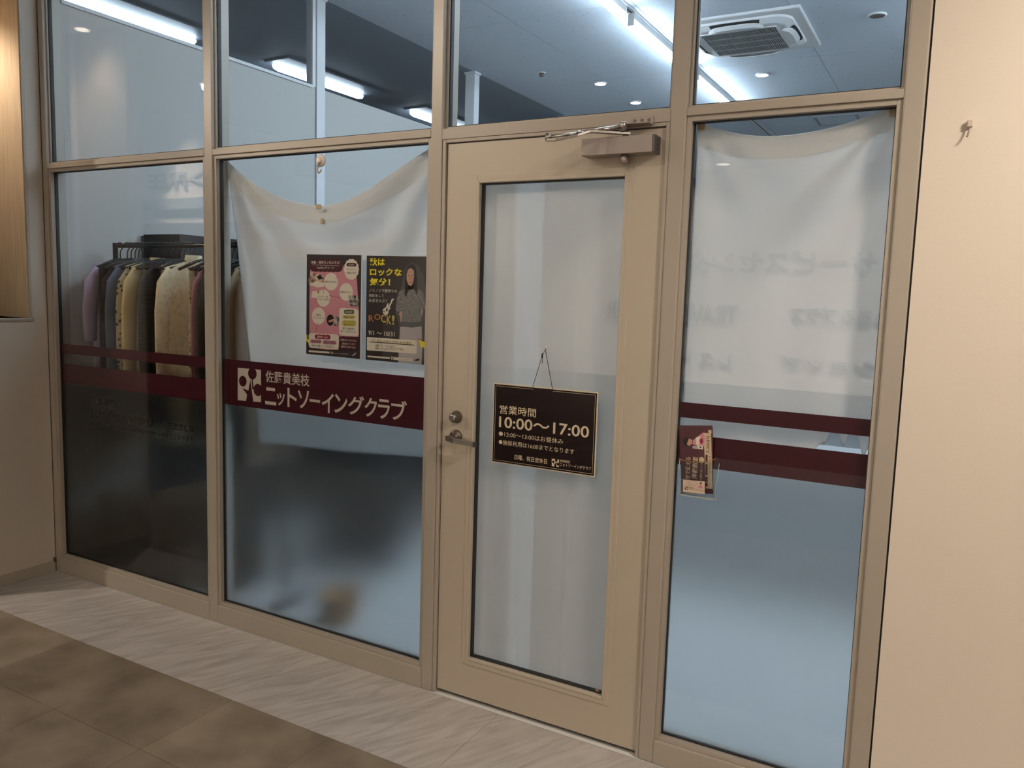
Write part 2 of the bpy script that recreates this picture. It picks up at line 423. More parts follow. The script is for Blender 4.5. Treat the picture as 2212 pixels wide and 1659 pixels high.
ww = struct('wall_west'); MB().box(-12.6, -12.5, -5.6, 0.12, 0, 4.0).build('plaster', WALLG, ww)
wn = struct('wall_north'); MB().box(-12.5, -7.0, 0.0, 0.12, 0, 4.0).build('plaster', WALLG, wn); MB().box(-7.0, -3.3, -0.10, 0.02, 0, CORR_Z).build('plaster', WALLG, wn)

# ------------------------------------------------------------------ setting: left return wall with lit display niche
LX = -2.486
lw = struct('wall_left_return')
Y0, Y1, ZN0, ZN1 = -0.44, -0.086, 1.372, 3.0
MB().box(-3.3, LX, -0.52, -0.0005, 0.0, ZN0).build('lower_panel', WALLG, lw)
MB().box(-3.3, LX, Y1, -0.0005, ZN0, CORR_Z).build('side_panel', WALLG, lw)
MB().box(-3.3, LX, -0.52, Y0, ZN0, CORR_Z).build('side_panel', WALLG, lw)
MB().box(-3.3, LX, Y0, Y1, ZN1, CORR_Z).build('head_panel', WALLG, lw)
WOOD = patterned('pale_oak', lin(180, 161, 136), lin(198, 180, 152), 'noise', 6, 0.35, 0.65, 0.5, vscale=(12, 12, 0.6))
MB().box(-2.95, LX, Y1-0.012, Y1, ZN0, ZN1).build('niche_jamb', WOOD, lw)
MB().box(-2.95, LX, Y0, Y0+0.012, ZN0, ZN1).build('niche_jamb', WOOD, lw)
MB().box(-2.96, -2.95, Y0, Y1, ZN0, ZN1).build('niche_back', WALLX, lw)
MB().box(-2.95, LX+0.012, Y0-0.01, Y1+0.012, ZN0-0.014, ZN0, 0.002).build('niche_ledge', FRAME, lw)
MB().box(LX-0.004, LX+0.006, Y1-0.006, Y1+0.006, ZN0, ZN1, 0.001).build('niche_edge', FRAME, lw)
bb = struct('baseboard_left')
MB().box(LX, LX+0.008, -0.52, -0.006, 0.0, 0.055, 0.002).build('board', FRAME, bb)
MB().box(LX, LX+0.012, -0.014, -0.003, 0.052, 0.075, 0.001).build('end_clip', DARKM, bb)
# lamp hidden in the head of the niche
nl = thing('niche_lamp', 'small warm lamp in the head of the wood lined display niche', 'lamp', (-2.68, -0.3, 2.96))
MB().lathe([(0.035, 0.04), (0.045, 0.0), (0.04, -0.005)], (-2.68, -0.3, 2.96)).build('housing', WHITEP, nl)
MB().lathe([(0.035, -0.006), (0.034, -0.009)], (-2.68, -0.3, 2.96)).build('lens', DISCW, nl)
spot('niche_beam', (-2.68, -0.3, 2.94), (-2.68, -0.3, 1.4), 30, 120)

# ------------------------------------------------------------------ setting: facade frame
ZT = 3.13
def post(name, x0, x1):
    t = struct(name)
    MB().box(x0, x1, 0.0, 0.10, 0.0, ZT, 0.005, 2).build('post', FRAME, t)
    return t
p0 = post('trim_1', -2.484, -2.445); p1 = post('trim_2', -1.272, -1.218); p2 = post('trim_3', -0.052, -0.001)
p3 = post('trim_4', 0.860, 0.912); p4 = post('trim_5', 1.519, 1.573)
def bars(par, x0, x1, z0, z1, w, y0, y1, name, m, bev=0.0015):
    MB().box(x0, x0+w, y0, y1, z0, z1, bev).build(name, m, par); MB().box(x1-w, x1, y0, y1, z0, z1, bev).build(name, m, par)
    MB().box(x0+w, x1-w, y0, y1, z1-w, z1, bev).build(name, m, par); MB().box(x0+w, x1-w, y0, y1, z0, z0+w, bev).build(name, m, par)
WINDOWS = []
def window(n, x0, x1, rail=True, tb=2.135):
    w = struct('window_%d' % n, ((x0+x1)/2, 0.03, 0))
    MB().box(x0, x1, 0.0, 0.10, tb, 2.160, 0.002).build('transom', FRAME, w)
    # upper light
    bars(w, x0, x1, 2.160, ZT, 0.009, 0.018, 0.05, 'glazing_bead', FRAME)
    bars(w, x0+0.009, x1-0.009, 2.169, ZT-0.009, 0.004, 0.0265, 0.045, 'gasket', GASKET, 0.0)
    MB().box(x0+0.012, x1-0.012, 0.030, 0.036, 2.172, ZT-0.012).build('upper_pane', GLASS, w)
    if rail:
        MB().box(x0, x1, 0.0, 0.10, 0.0, 0.084, 0.003).build('bottom_rail', FRAME, w)
        bars(w, x0, x1, 0.084, tb, 0.016, 0.008, 0.05, 'glazing_bead', FRAME)
        bars(w, x0+0.016, x1-0.016, 0.100, tb-0.016, 0.003, 0.0275, 0.045, 'gasket', GASKET, 0.0)
        MB().box(x0+0.019, x1-0.019, 0.030, 0.036, 0.103, tb-0.019).build('pane', GLASS, w)
        MB().box(x0+0.0165, x1-0.0165, 0.0375, 0.0380, 0.1005, 1.031).build('frosted_film', FILM, w)
    return w
w1 = window(1, -2.445, -1.272); w2 = window(2, -1.218, -0.052); w3 = window(3, 0.912, 1.519)
def stripe(w, x0, x1, z0, z1, name='maroon_stripe'):
    return MB().box(x0+0.0165, x1-0.0165, 0.0367, 0.0372, z0, z1).build(name, RED, w)
for w, a, b in ((w1, -2.445, -1.272), (w3, 0.912, 1.519)):
    stripe(w, a, b, 1.188, 1.238); stripe(w, a, b, 1.032, 1.134)
band = stripe(w2, -1.218, -0.052, 1.032, 1.238, 'maroon_band')

# lettering on window 2: mark + two lines
s = Sheet(450, 760, 4.424, 0.0366, band, 0.00004)
def logo_mark(s, x0, x1, yl0, yl1, dy, light, dark, layer=0, nm='logo'):
    """square mark with three round heads and a wedge cut out of it"""
    def q(u, v): return (x0+u*(x1-x0), yl0+v*(yl1-yl0)+dy*u)
    s.poly([q(0, 0), q(1, 0), q(1, 1), q(0, 1)], light, layer, nm+'_square')
    for cu, cv, r in ((0.22, 0.40, 0.165), (0.63, 0.14, 0.185), (0.87, 0.63, 0.19)):
        pts = []
        for i in range(24):
            a = 2*math.pi*i/24; u = cu+r*math.cos(a); v = cv+r*1.0*math.sin(a); pts.append(q(min(u, 1), max(v, 0)))
        s.poly(pts, dark, layer+1, nm+'_head')
    s.poly([q(0.54, 0.33), q(0.67, 1.0), q(0.36, 1.0), q(0.40, 0.80), q(0.20, 0.62), q(0.46, 0.67)], dark, layer+1, nm+'_wedge')
    s.poly([q(0.60, 0.30), q(0.64, 0.30), q(0.70, 0.62), q(0.62, 0.62)], dark, layer+1, nm+'_gap')
logo_mark(s, 281, 503, 152, 462, 20, CREAMV, RED)
s.text('佐藤貴美枝', (546, 180, 292), (967, 212, 332), CREAMV, 1, 0.012)
# hand-shaped line: each character as in the photograph
kana = [('ニ', 543, 648, 338, 505, 0), ('ッ', 655, 730, 392, 512, 0), ('ト', 755, 846, 345, 528, 0), ('ソ', 855, 962, 365, 540, 0), ('ー', 968, 1068, 452, 480, 0),
        ('イ', 1085, 1198, 390, 580, 0), ('ン', 1205, 1328, 402, 585, 0), ('グ', 1335, 1490, 415, 600, 0), ('ク', 1493, 1612, 435, 620, 0), ('ラ', 1622, 1735, 450, 640, 0), ('ブ', 1748, 1897, 460, 652, 0)]
for ch, xa, xb, ya, yb, _ in kana:
    s.text(ch, (xa, ya, yb), (xb, ya+ (xb-xa)*0.06, yb+(xb-xa)*0.06), CREAMV, 1, 0.016)
# hours on window 1
s1 = Sheet(100, 720, 2.766, 0.0366, w1, 0.00004)
s1.text('営業時間', (268, 381, 428), (418, 396, 446), BLACKV, 1, 0.022)
s1.text('10:00～17:00', (268, 448, 508), (638, 494, 560), BLACKV, 1, 0.028)
s1.text('日曜、祝日定休日', (645, 522, 560), (878, 548, 594), BLACKV, 1, 0.022)
s1.text('●12:00～13:00はお昼休み ●施設利用は16:00までとなります', (265, 527, 552), (880, 617, 648), BLACKV, 1, 0.014)

# ------------------------------------------------------------------ setting: door
d = struct('door_1', (0.43, 0.03, 0))
MB().box(-0.001, 0.860, 0.0, 0.10, 2.122, 2.160, 0.002).build('head_rail', FRAME, d)
bars(d, -0.001, 0.860, 2.160, ZT, 0.009, 0.018, 0.05, 'glazing_bead', FRAME)
bars(d, 0.008, 0.851, 2.169, ZT-0.009, 0.004, 0.0265, 0.045, 'gasket', GASKET, 0.0)
MB().box(0.011, 0.848, 0.030, 0.036, 2.172, ZT-0.012).build('upper_pane', GLASS, d)
for a, b in ((0.0005, 0.014), (0.847, 0.860)):
    MB().box(a, b, 0.003, 0.09, 0.0, 2.122, 0.002).build('door_stop', FRAME, d)
MB().box(0.014, 0.847, 0.003, 0.09, 2.110, 2.122, 0.002).build('door_stop', FRAME, d)
DX0, DX1, DZ0, DZ1, GX0, GX1, GZ0, GZ1 = 0.0185, 0.8445, 0.018, 2.106, 0.148, 0.724, 0.167, 1.973
MB().box(0.0145, 0.8465, 0.035, 0.06, 0.0, 0.030).build('added_gap_block', mat('dark_gap_block', (0.06, 0.06, 0.068), 0.5), d)  # dark block added under the leaf so the gap stays dark
leaf = bpy.data.objects.new('leaf', None); COL.objects.link(leaf); leaf.parent = d; leaf.location = (0, 0, 0)
LY0, LY1 = 0.012, 0.052
m_ = MB()
m_.box(DX0, GX0, LY0, LY1, DZ0, DZ1); m_.box(GX1, DX1, LY0, LY1, DZ0, DZ1); m_.box(GX0, GX1, LY0, LY1, DZ0, GZ0); m_.box(GX0, GX1, LY0, LY1, GZ1, DZ1)
m_.build('leaf_panel', DOORM, leaf)
bars(leaf, GX0-0.018, GX1+0.018, GZ0-0.018, GZ1+0.018, 0.019, LY0-0.0025, LY0+0.004, 'moulding', DOORM, 0.0024)
bars(leaf, GX0, GX1, GZ0, GZ1, 0.011, LY0-0.004, LY1, 'glazing_bead', DOORM, 0.003)
bars(leaf, GX0+0.011, GX1-0.011, GZ0+0.011, GZ1-0.011, 0.004, 0.025, 0.046, 'gasket', GASKET, 0.0)
MB().box(GX0+0.013, GX1-0.013, 0.030, 0.036, GZ0+0.013, GZ1-0.013).build('pane', GLASS, leaf)
# lever handle, lock
hd = bpy.data.objects.new('handle', None); COL.objects.link(hd); hd.parent = d
MB().lathe([(0.0265, 0.0125), (0.0265, 0.006), (0.024, 0.002), (0.012, 0.0), (0.0105, -0.02), (0.0105, -0.045)], (0.082, 0.0, 1.030), 'y').build('rosette', DARKM, hd, True)
hm = MB()
for (xa, ya, za), (xb, yb, zb) in (((0.071, -0.046, 1.031), (0.112, -0.056, 1.027)), ((0.112, -0.056, 1.027), (0.196, -0.050, 1.021))):
    v = [(xa, ya, za+0.0085), (xa, ya, za-0.0085), (xb, yb, zb-0.009), (xb, yb, zb+0.009)]
    a = [hm.bm.verts.new(p) for p in v]; b = [hm.bm.verts.new((p[0], p[1]+0.013, p[2])) for p in v]
    hm.bm.faces.new(a); hm.bm.faces.new(b[::-1])
    for i in range(4): hm.bm.faces.new((a[i], b[i], b[(i+1) % 4], a[(i+1) % 4]))
hm.build('lever', STEEL, hd)
MB().box(0.194, 0.2, -0.052, -0.034, 1.0115, 1.0305, 0.001).build('lever_cap', CLOSERD, hd)
lk = bpy.data.objects.new('lock', None); COL.objects.link(lk); lk.parent = d
MB().lathe([(0.0245, 0.0125), (0.0245, 0.008), (0.0165, -0.014), (0.0165, -0.016), (0.010, -0.0175)], (0.082, 0.0, 1.105), 'y').build('collar', DARKM, lk, True)
MB().lathe([(0.0135, -0.0165), (0.0130, -0.0195), (0.006, -0.0200)], (0.082, 0.0, 1.105), 'y').build('cylinder', STEEL, lk, True)
MB().box(0.0808, 0.0832, -0.0206, -0.0198, 1.099, 1.111).build('keyhole', GASKET, lk)
# door closer
dc = bpy.data.objects.new('door_closer', None); COL.objects.link(dc); dc.parent = d
MB().box(0.580, 0.822, -0.048, 0.0119, 2.024, 2.078, 0.0015).build('closer_body', CLOSER, dc)
MB().box(0.8225, 0.829, -0.0475, 0.0119, 2.0245, 2.0775, 0.001).build('end_cap', CLOSERD, dc)
for z in (2.036, 2.051, 2.066): MB().lathe([(0.004, 0), (0.004, 0.0006)], (0.829, -0.018, z), 'x', 12).build('end_screw', GASKET, dc)
MB().lathe([(0.0125, 0.012), (0.0125, -0.012), (0.010, -0.014)], (0.722, -0.022, 2.012)).build('spindle_boss', CLOSER, dc, True)
MB().lathe([(0.009, -0.004), (0.009, 0.018)], (0.722, -0.022, 2.080)).build('spindle', CLOSERD, dc)
sh = MB(); pts = [(0.735, -0.022, 2.0885), (0.63, -0.10, 2.0885), (0.60, -0.128, 2.073), (0.545, -0.165, 2.056), (0.518, -0.178, 2.0550)]
for p, q in zip(pts, pts[1:]):
    p, q = Vector(p), Vector(q); t = (q-p).normalized(); n = t.cross(Vector((0, 0, 1))).normalized()*0.010; h = Vector((0, 0, 0.003))
    c8 = [p+n+h, p-n+h, p-n-h, p+n-h]; e8 = [q+n+h, q-n+h, q-n-h, q+n-h]
    a = [sh.bm.verts.new(v) for v in c8]; b = [sh.bm.verts.new(v) for v in e8]
    sh.bm.faces.new(a); sh.bm.faces.new(b[::-1])
    for i in range(4): sh.bm.faces.new((a[i], b[i], b[(i+1) % 4], a[(i+1) % 4]))
sh.build('main_arm', STEEL, dc)
MB().tube([(0.524, -0.172, 2.0655), (0.575, -0.138, 2.076), (0.600, -0.120, 2.0815)], 0.0048, 10).build('adjusting_rod', STEELB, dc, True)
MB().tube([(0.600, -0.120, 2.0815), (0.607, -0.115, 2.083)], 0.0085, 6).build('lock_nut', STEELB, dc)
MB().tube([(0.607, -0.115, 2.083), (0.66, -0.080, 2.0955), (0.712, -0.05, 2.107)], 0.0068, 10).build('fore_arm', STEELB, dc, True)
MB().lathe([(0.008, -0.009), (0.008, 0.013)], (0.521, -0.174, 2.063)).build('elbow_pin', STEEL, dc, True)
MB().lathe([(0.0115, -0.016), (0.0115, 0.008), (0.009, 0.012)], (0.721, -0.044, 2.110)).build('shoe_pin', STEEL, dc, True)
br = MB(); br.box(0.732, 0.806, -0.004, -0.0002, 2.118, 2.142, 0.0008); br.box(0.712, 0.806, -0.046, -0.0002, 2.114, 2.1178, 0.0008)
br.build('arm_bracket', CLOSER, dc)
for x in (0.744, 0.768, 0.792): MB().lathe([(0.0048, -0.0062), (0.0058, -0.004)], (x, 0, 2.131), 'y', 14).build('bracket_screw', DARKM, dc)

# ------------------------------------------------------------------ shop fittings above
def lamp(y0, y1, label, x0=-0.56):
    x = x0 + 0.004*y0
    t = thing('track_lamp', label, 'lamp', (x, (y0+y1)/2, 3.50), 'linear lamps along the ceiling track')
    MB().box(x-0.024, x+0.024, y0, y1, 3.515, 3.560, 0.006).build('diffuser', TUBEM, t)
    MB().box(x-0.022, x+0.022, y0+0.004, y1-0.004, 3.560, 3.606, 0.002).build('housing', WHITEP, t)
    MB().box(x-0.0245, x+0.0245, y0-0.006, y0, 3.514, 3.600, 0.002).build('end_cap', WHITEP, t)
    MB().box(x-0.0245, x+0.0245, y1, y1+0.006, 3.514, 3.600, 0.002).build('end_cap', WHITEP, t)
lamp(0.20, 1.50, 'added unseen linear lamp close behind the glazing over the right pane, brightens the floor', 0.75)  # added out of view to brighten the floor behind the frosted film
lamp(0.20, 1.50, 'added unseen linear lamp close behind the glazing over the door, brightens the cloth', 0.10)  # unseen extra lamp, lifts the door cloth and the floor
lamp(1.62, 2.95, 'second added unseen linear lamp in from the glazing over the right pane', 0.75)  # another added lamp, out of view, for more light on floor and cloths
lamp(0.20, 1.50, 'added unseen linear lamp close behind the glazing on the right-hand track', 1.78)  # added, out of view, to light the cloths from behind
lamp(1.62, 3.02, 'white linear ceiling lamp seen above the door, nearest one on the track')
lamp(3.16, 4.62, 'long white linear ceiling lamp behind the post right of the door')
lamp(4.76, 6.22, 'white linear ceiling lamp seen below the air conditioner')
lamp(1.62, 3.02, 'linear ceiling lamp nearest the glazing on the right-hand track, behind the right wall', 1.78)
lamp(3.16, 4.62, 'linear ceiling lamp in the middle of the right-hand track, behind the right wall', 1.78)
tr = MB(); tr.box(1.76, 1.82, 0.15, 9.0, 3.606, 3.6199, 0.001)
tag(tr.build('lamp_track', WHITEP), 'second slim white ceiling track, behind the right wall', 'track')
tr = MB(); tr.box(-0.580, -0.520, 0.15, 9.0, 3.606, 3.6199, 0.001)
track_main = tag(tr.build('lamp_track', WHITEP), 'slim white track on the ceiling carrying the linear lamps', 'track')
slot = MB().box(-0.556, -0.544, 0.5, 9.0, 3.6054, 3.6062); slot.build('slot', GASKET, track_main)
def tube_light(y0, x, label):
    t = thing('fluorescent_fixture', label, 'lamp', (x, y0+0.6, CEIL-0.06), 'tube fixtures beyond the partition')
    MB().box(x-0.06, x+0.24, y0-0.05, y0+1.32, CEIL-0.018, CEIL-0.0005, 0.003).build('base_plate', mat('grey_plate', (0.16, 0.18, 0.22), 0.5), t)
    m = MB(); n = 10
    prof = [(0.0, 0.0)]+[(1.0, 1.0)]
    m.tube([(x, y0, CEIL-0.035), (x, y0+0.02, CEIL-0.045), (x, y0+0.06, CEIL-0.05), (x, y0+1.19, CEIL-0.05), (x, y0+1.23, CEIL-0.045), (x, y0+1.25, CEIL-0.035)], [0.012, 0.024, 0.029, 0.029, 0.024, 0.012], 14)
    m.build('diffuser', TUBEM2, t, True)
tube_light(1.0, -4.05, 'bright tube light on dark ceiling above the garment rack')
tube_light(3.04, -3.97, 'bright tube light on dark ceiling split by the first white column')
tube_light(5.08, -3.93, 'bright tube light on dark ceiling partly behind post left of door')
tube_light(7.1, -3.9, 'farthest tube light on the dark ceiling behind the second white column')
def downlight(px, py, label, on=True):
    p = atz(px, py, CEIL)
    t = thing('ceiling_downlight', label, 'lamp', (p.x, p.y, CEIL-0.01), 'round downlights in the shop ceiling')
    MB().lathe([(0.062, 0.0095), (0.066, 0.002), (0.058, -0.004), (0.052, -0.002)], (p.x, p.y, CEIL-0.01)).build('trim_ring', WHITEP, t, True)
    MB().lathe([(0.051, 0.004), (0.050, -0.0035)], (p.x, p.y, CEIL-0.01)).build('lens', DISCC if on else CHROME, t)
downlight(1297, 179, 'lit round downlight nearer of the two above the door')
downlight(1373, 220, 'lit round downlight farther of the two above the door')
downlight(1647, 160, 'lit round downlight right of the last linear lamp')
downlight(1895, 31, 'unlit round downlight with chrome bowl right of the air conditioner', False)
p = atz(1170, 157, CEIL)
t = thing('ceiling_sensor', 'small dark sensor on ceiling above the left half of the door', 'sensor', (p.x, p.y, CEIL-0.02))
MB().lathe([(0.04, 0.0195), (0.04, 0.014), (0.03, 0.012)], (p.x, p.y, CEIL-0.02)).build('flange', WHITEP, t)
MB().lathe([(0.026, 0.012), (0.022, -0.01), (0.012, -0.018)], (p.x, p.y, CEIL-0.02)).build('sensor_head', DARKM, t, True)
# ceiling hatch
hx0, hx1, hy0, hy1 = 0.07, 0.53, 7.1, 7.55
t = thing('ceiling_hatch', 'square inspection hatch in the ceiling seen over the cloth beside the door', 'hatch', (0.3, 7.3, CEIL-0.008))
MB().box(hx0+0.03, hx1-0.03, hy0+0.03, hy1-0.03, CEIL-0.006, CEIL-0.0004, 0.001).build('hatch_panel', CEILB, t)
fm = MB(); fm.box(hx0, hx0+0.024, hy0, hy1, CEIL-0.010, CEIL-0.0004); fm.box(hx1-0.024, hx1, hy0, hy1, CEIL-0.010, CEIL-0.0004)
fm.box(hx0+0.024, hx1-0.024, hy0, hy0+0.024, CEIL-0.010, CEIL-0.0004); fm.box(hx0+0.024, hx1-0.024, hy1-0.024, hy1, CEIL-0.010, CEIL-0.0004)
fm.build('hatch_frame', mat('grey_aluminium', (0.4, 0.43, 0.46), 0.4), t)

# air conditioner cassette
ax, ay = 0.075, 3.985
ac = thing('air_conditioner', 'white square cassette air conditioner in the ceiling, upper right pane', 'air conditioner', (ax, ay, CEIL-0.08))
def rsq(h, r, z, n=8):
    out = []
    for sx, sy, a0 in ((1, 1, 0), (-1, 1, 90), (-1, -1, 180), (1, -1, 270)):
        for k in range(n+1):
            a = math.radians(a0+90*k/n); out.append(Vector((ax+sx*(h-r)+r*math.cos(a), ay+sy*(h-r)+r*math.sin(a), z)))
    return out
def loft(rings, cap0=True, cap1=True):
    m = MB(); R = [[m.bm.verts.new(v) for v in r] for r in rings]; n = len(R[0])
    for a, b in zip(R, R[1:]):
        for k in range(n): m.bm.faces.new((a[k], a[(k+1) % n], b[(k+1) % n], b[k]))
    if cap0: m.bm.faces.new(R[0])
    if cap1: m.bm.faces.new(R[-1][::-1])
    return m
loft([rsq(0.475, 0.006, CEIL-0.0005), rsq(0.475, 0.006, CEIL-0.016), rsq(0.468, 0.006, CEIL-0.020)]).build('panel', WHITEP, ac)
loft([rsq(0.40, 0.13, CEIL-0.020), rsq(0.395, 0.13, CEIL-0.034), rsq(0.345, 0.10, CEIL-0.058), rsq(0.335, 0.10, CEIL-0.060)]).build('body', WHITEP, ac)
loft([rsq(0.275, 0.004, CEIL-0.060), rsq(0.275, 0.004, CEIL-0.0625)]).build('grille_backing', mat('dark_filter', (0.05, 0.055, 0.06), 0.7), ac)
GR = mat('grey_grille', (0.42, 0.45, 0.47), 0.5)
g = MB()
for k in range(36):
    x = ax-0.272+0.544*k/35; g.box(x-0.0026, x+0.0026, ay-0.272, ay+0.272, CEIL-0.068, CEIL-0.0626)
go = g.build('grille_slats', GR, ac); go['kind'] = 'stuff'
for k in range(1, 4):
    y = ay-0.272+0.544*k/4; MB().box(ax-0.272, ax+0.272, y-0.005, y+0.005, CEIL-0.0695, CEIL-0.0626).build('grille_bar', GR, ac)
fr = MB(); fr.box(ax-0.285, ax-0.272, ay-0.285, ay+0.285, CEIL-0.067, CEIL-0.0602); fr.box(ax+0.272, ax+0.285, ay-0.285, ay+0.285, CEIL-0.067, CEIL-0.0602)
fr.box(ax-0.272, ax+0.272, ay-0.285, ay-0.272, CEIL-0.067, CEIL-0.0602); fr.box(ax-0.272, ax+0.272, ay+0.272, ay+0.285, CEIL-0.067, CEIL-0.0602)
fr.build('grille_frame', WHITEP, ac)
SLOT = mat('black_air_slot', (0.015, 0.016, 0.018), 0.6)
for dx, dy in ((1, 0), (-1, 0), (0, 1), (0, -1)):
    def arc(off, z, half=0.27, nn=9):
        out = []
        for k in range(nn):
            tt = -1+2*k/(nn-1); bow = off-0.05*abs(tt)**4
            u = tt*half
            out.append(Vector((ax+dx*bow+(u if dx == 0 else 0), ay+dy*bow+(u if dy == 0 else 0), z)))
        return out
    m = MB(); A, B = arc(0.398, CEIL-0.0385), arc(0.352, CEIL-0.0595)
    a = [m.bm.verts.new(v) for v in A]; b = [m.bm.verts.new(v) for v in B]
    for k in range(len(a)-1): m.bm.faces.new((a[k], a[k+1], b[k+1], b[k]))
    m.build('air_slot', SLOT, ac)
    m = MB(); A, B = arc(0.385, CEIL-0.052, 0.2), arc(0.357, CEIL-0.072, 0.2)
    a = [m.bm.verts.new(v) for v in A]; b = [m.bm.verts.new(v) for v in B]
    a2 = [m.bm.verts.new(v+Vector((0, 0, -0.004))) for v in A]; b2 = [m.bm.verts.new(v+Vector((0, 0, -0.004))) for v in B]
    for k in range(len(a)-1):
        m.bm.faces.new((a[k], a[k+1], b[k+1], b[k])); m.bm.faces.new((a2[k], b2[k], b2[k+1], a2[k+1]))
        m.bm.faces.new((a[k], a2[k], a2[k+1], a[k+1])); m.bm.faces.new((b[k], b[k+1], b2[k+1], b2[k]))
    m.build('flap', WHITEP, ac)

# ------------------------------------------------------------------ cloths behind the glass
def swag(u, sag, z0, z1, mid=0.5):
    # end heights z0, z1 with a catenary-like sag below the chord
    t = u/mid if u < mid else (1-u)/(1-mid)
    return z0+(z1-z0)*u - sag*(1-(1-t)**2.0)
ZC = []
TOPPX = [(485, 344), (508, 367), (534, 389), (565, 408), (597, 424), (641, 438), (691, 445), (738, 434), (800, 407), (847, 375), (894, 341), (929, 319), (955, 303)]
TOPC = [(aty(a, b, 0.075).x, aty(a, b, 0.075).z) for a, b in TOPPX]
def top_curve(x):
    if x <= TOPC[0][0]: return TOPC[0][1]
    for (a, za), (b, zb) in zip(TOPC, TOPC[1:]):
        if x <= b: return za+(zb-za)*(x-a)/(b-a)
    return TOPC[-1][1]
def cloth_mid(u, v):
    # left edge leans in, right edge hides behind the post
    x0 = TOPC[0][0]; xr = -0.046
    xt = x0+(xr-x0)*u; xb = x0+0.20+(xr-x0-0.20)*u
    x = xt+(xb-xt)*v**1.1
    zt = (top_curve(xt-0.02)+top_curve(xt)+top_curve(xt+0.02))/3 if 0.02 < u < 0.98 else top_curve(xt)
    zb = 0.862+0.052*u+0.004*math.sin(u*9)
    z = zt+(zb-zt)*v
    dr = math.hypot(x+0.02, 2.16-z); ar = math.atan2(2.16-z, -0.02-x+1e-4)
    dl = math.hypot(x-x0, 2.13-z); al = math.atan2(2.13-z, x-x0+1e-4)
    s1 = max(0.0, 1-abs(v-0.20)/0.24)
    f = 0.024*s1*s1*math.sin(v*34-0.8*abs(u-0.5)*6)*min(1, u*3, (1-u)*4)          # swag folds
    f += 0.030*math.sin(ar*14+0.4)*min(1, dr*2.5)*math.exp(-dr*1.15)*min(1, max(0, (u-0.25)/0.3))
    f += 0.020*math.sin(al*16+0.5)*min(1, dl*3)*math.exp(-dl*1.2)*(1 if u < 0.5 else max(0, (0.9-u)/0.4))
    f += 0.004*noise.noise(Vector((x*5, z*5, 0)))
    return Vector((x, 0.085-max(-0.035, min(0.036, f)), z))
def build_cloth(name, label, fn, nu, nv, hemline=None):
    o = MB().grid(fn, nu, nv).build(name, CLOTH, None, True, fixn=False)
    sol = o.modifiers.new('solidify', 'SOLIDIFY'); sol.thickness = 0.0008
    return tag(o, label, 'curtain', 'white cloths hung behind the glass')
c2 = build_cloth('cloth_curtain', 'white cloth sagging in a deep swag behind the posters and maroon band', cloth_mid, 110, 110)
HEM = cloth_mat('hem_double_cloth', (0.90, 0.89, 0.86, 1), 0.52)
def hem_strip(par, fn, v1, nu=80, off=-0.0025):
    return MB().grid(lambda u, v: fn(u, v*v1)+Vector((0, off, 0)), nu, 3).build('hem', HEM, par, True, fixn=False)
hem_strip(c2, cloth_mid, 0.075)
PEG = mat('yellowed_plastic_clip', (0.55, 0.44, 0.27), 0.4)
for px, py, w_, h_ in ((691, 447, 0.016, 0.010), (698, 478, 0.008, 0.012)):
    p = aty(px, py, 0.058); MB().box(p.x-w_, p.x+w_*0.6, 0.050, 0.0585, p.z-h_, p.z+h_, 0.003).build('clip', PEG, c2)
p = aty(484, 347, 0.055); MB().box(p.x-0.012, p.x+0.006, 0.05, 0.06, p.z-0.010, p.z+0.012, 0.002).build('corner_tape', PEG, c2)

def cloth_right(u, v):
    x = 0.930+(1.503-0.930)*u+0.004*math.sin(v*7)*(1-abs(2*u-1))
    zt = swag(u, 0.062, 2.127, 2.137, 0.46)
    sm_ = min(1, max(0, (x-1.33)/0.06)); zb = 1.095+0.10*sm_-0.075*sm_*(math.exp(-((x-1.485)/0.014)**2)+0.7*math.exp(-((x-1.425)/0.012)**2)+0.4*math.exp(-((x-1.375)/0.012)**2))
    z = zt+(zb-zt)*v
    dr = math.hypot(1.51-x, 2.14-z); ar = math.atan2(2.14-z, 1.513-x)
    dl = math.hypot(x-0.93, 2.14-z); al = math.atan2(2.14-z, x-0.925)
    f = 0.011*math.sin(ar*15)*math.exp(-dr*2.2)*min(1, dr*6)+0.007*math.sin(al*14)*math.exp(-dl*2.4)*min(1, dl*6)
    f += 0.006*max(0, v-0.25)*math.sin(x*34)+0.007*math.exp(-((x-1.46)/0.016)**2)*v - 0.006*math.exp(-((x-1.435)/0.014)**2)*v
    f += 0.002*noise.noise(Vector((x*5, z*4, 3)))
    return Vector((x, 0.072-f, z))
c3 = build_cloth('cloth_curtain', 'white cloth hung across the narrow pane right of the door', cloth_right, 90, 80)
hem_strip(c3, cloth_right, 0.07)
for x in (0.944, 1.494): MB().box(x-0.012, x+0.012, 0.049, 0.058, 2.098, 2.124, 0.002).build('corner_tape', PEG, c3)

def cloth_door(u, v):
    x = 0.142+0.588*u; z = 1.985+(0.14-1.985)*v
    f = 0.004*math.sin(u*11+1.5)*(0.35+0.65*v)+0.003*math.sin(u*23+v*1.2)*v
    f += 0.004*math.exp(-((u-0.07)/0.02)**2)*v - 0.005*math.exp(-((u-(0.30+0.03*v))/0.010)**2)*v + 0.005*math.exp(-((u-0.66)/0.012)**2)*v
    return Vector((x, 0.066-f, z))
c4 = build_cloth('cloth_curtain', 'long plain white cloth covering the whole glass of the door', cloth_door, 90, 60)
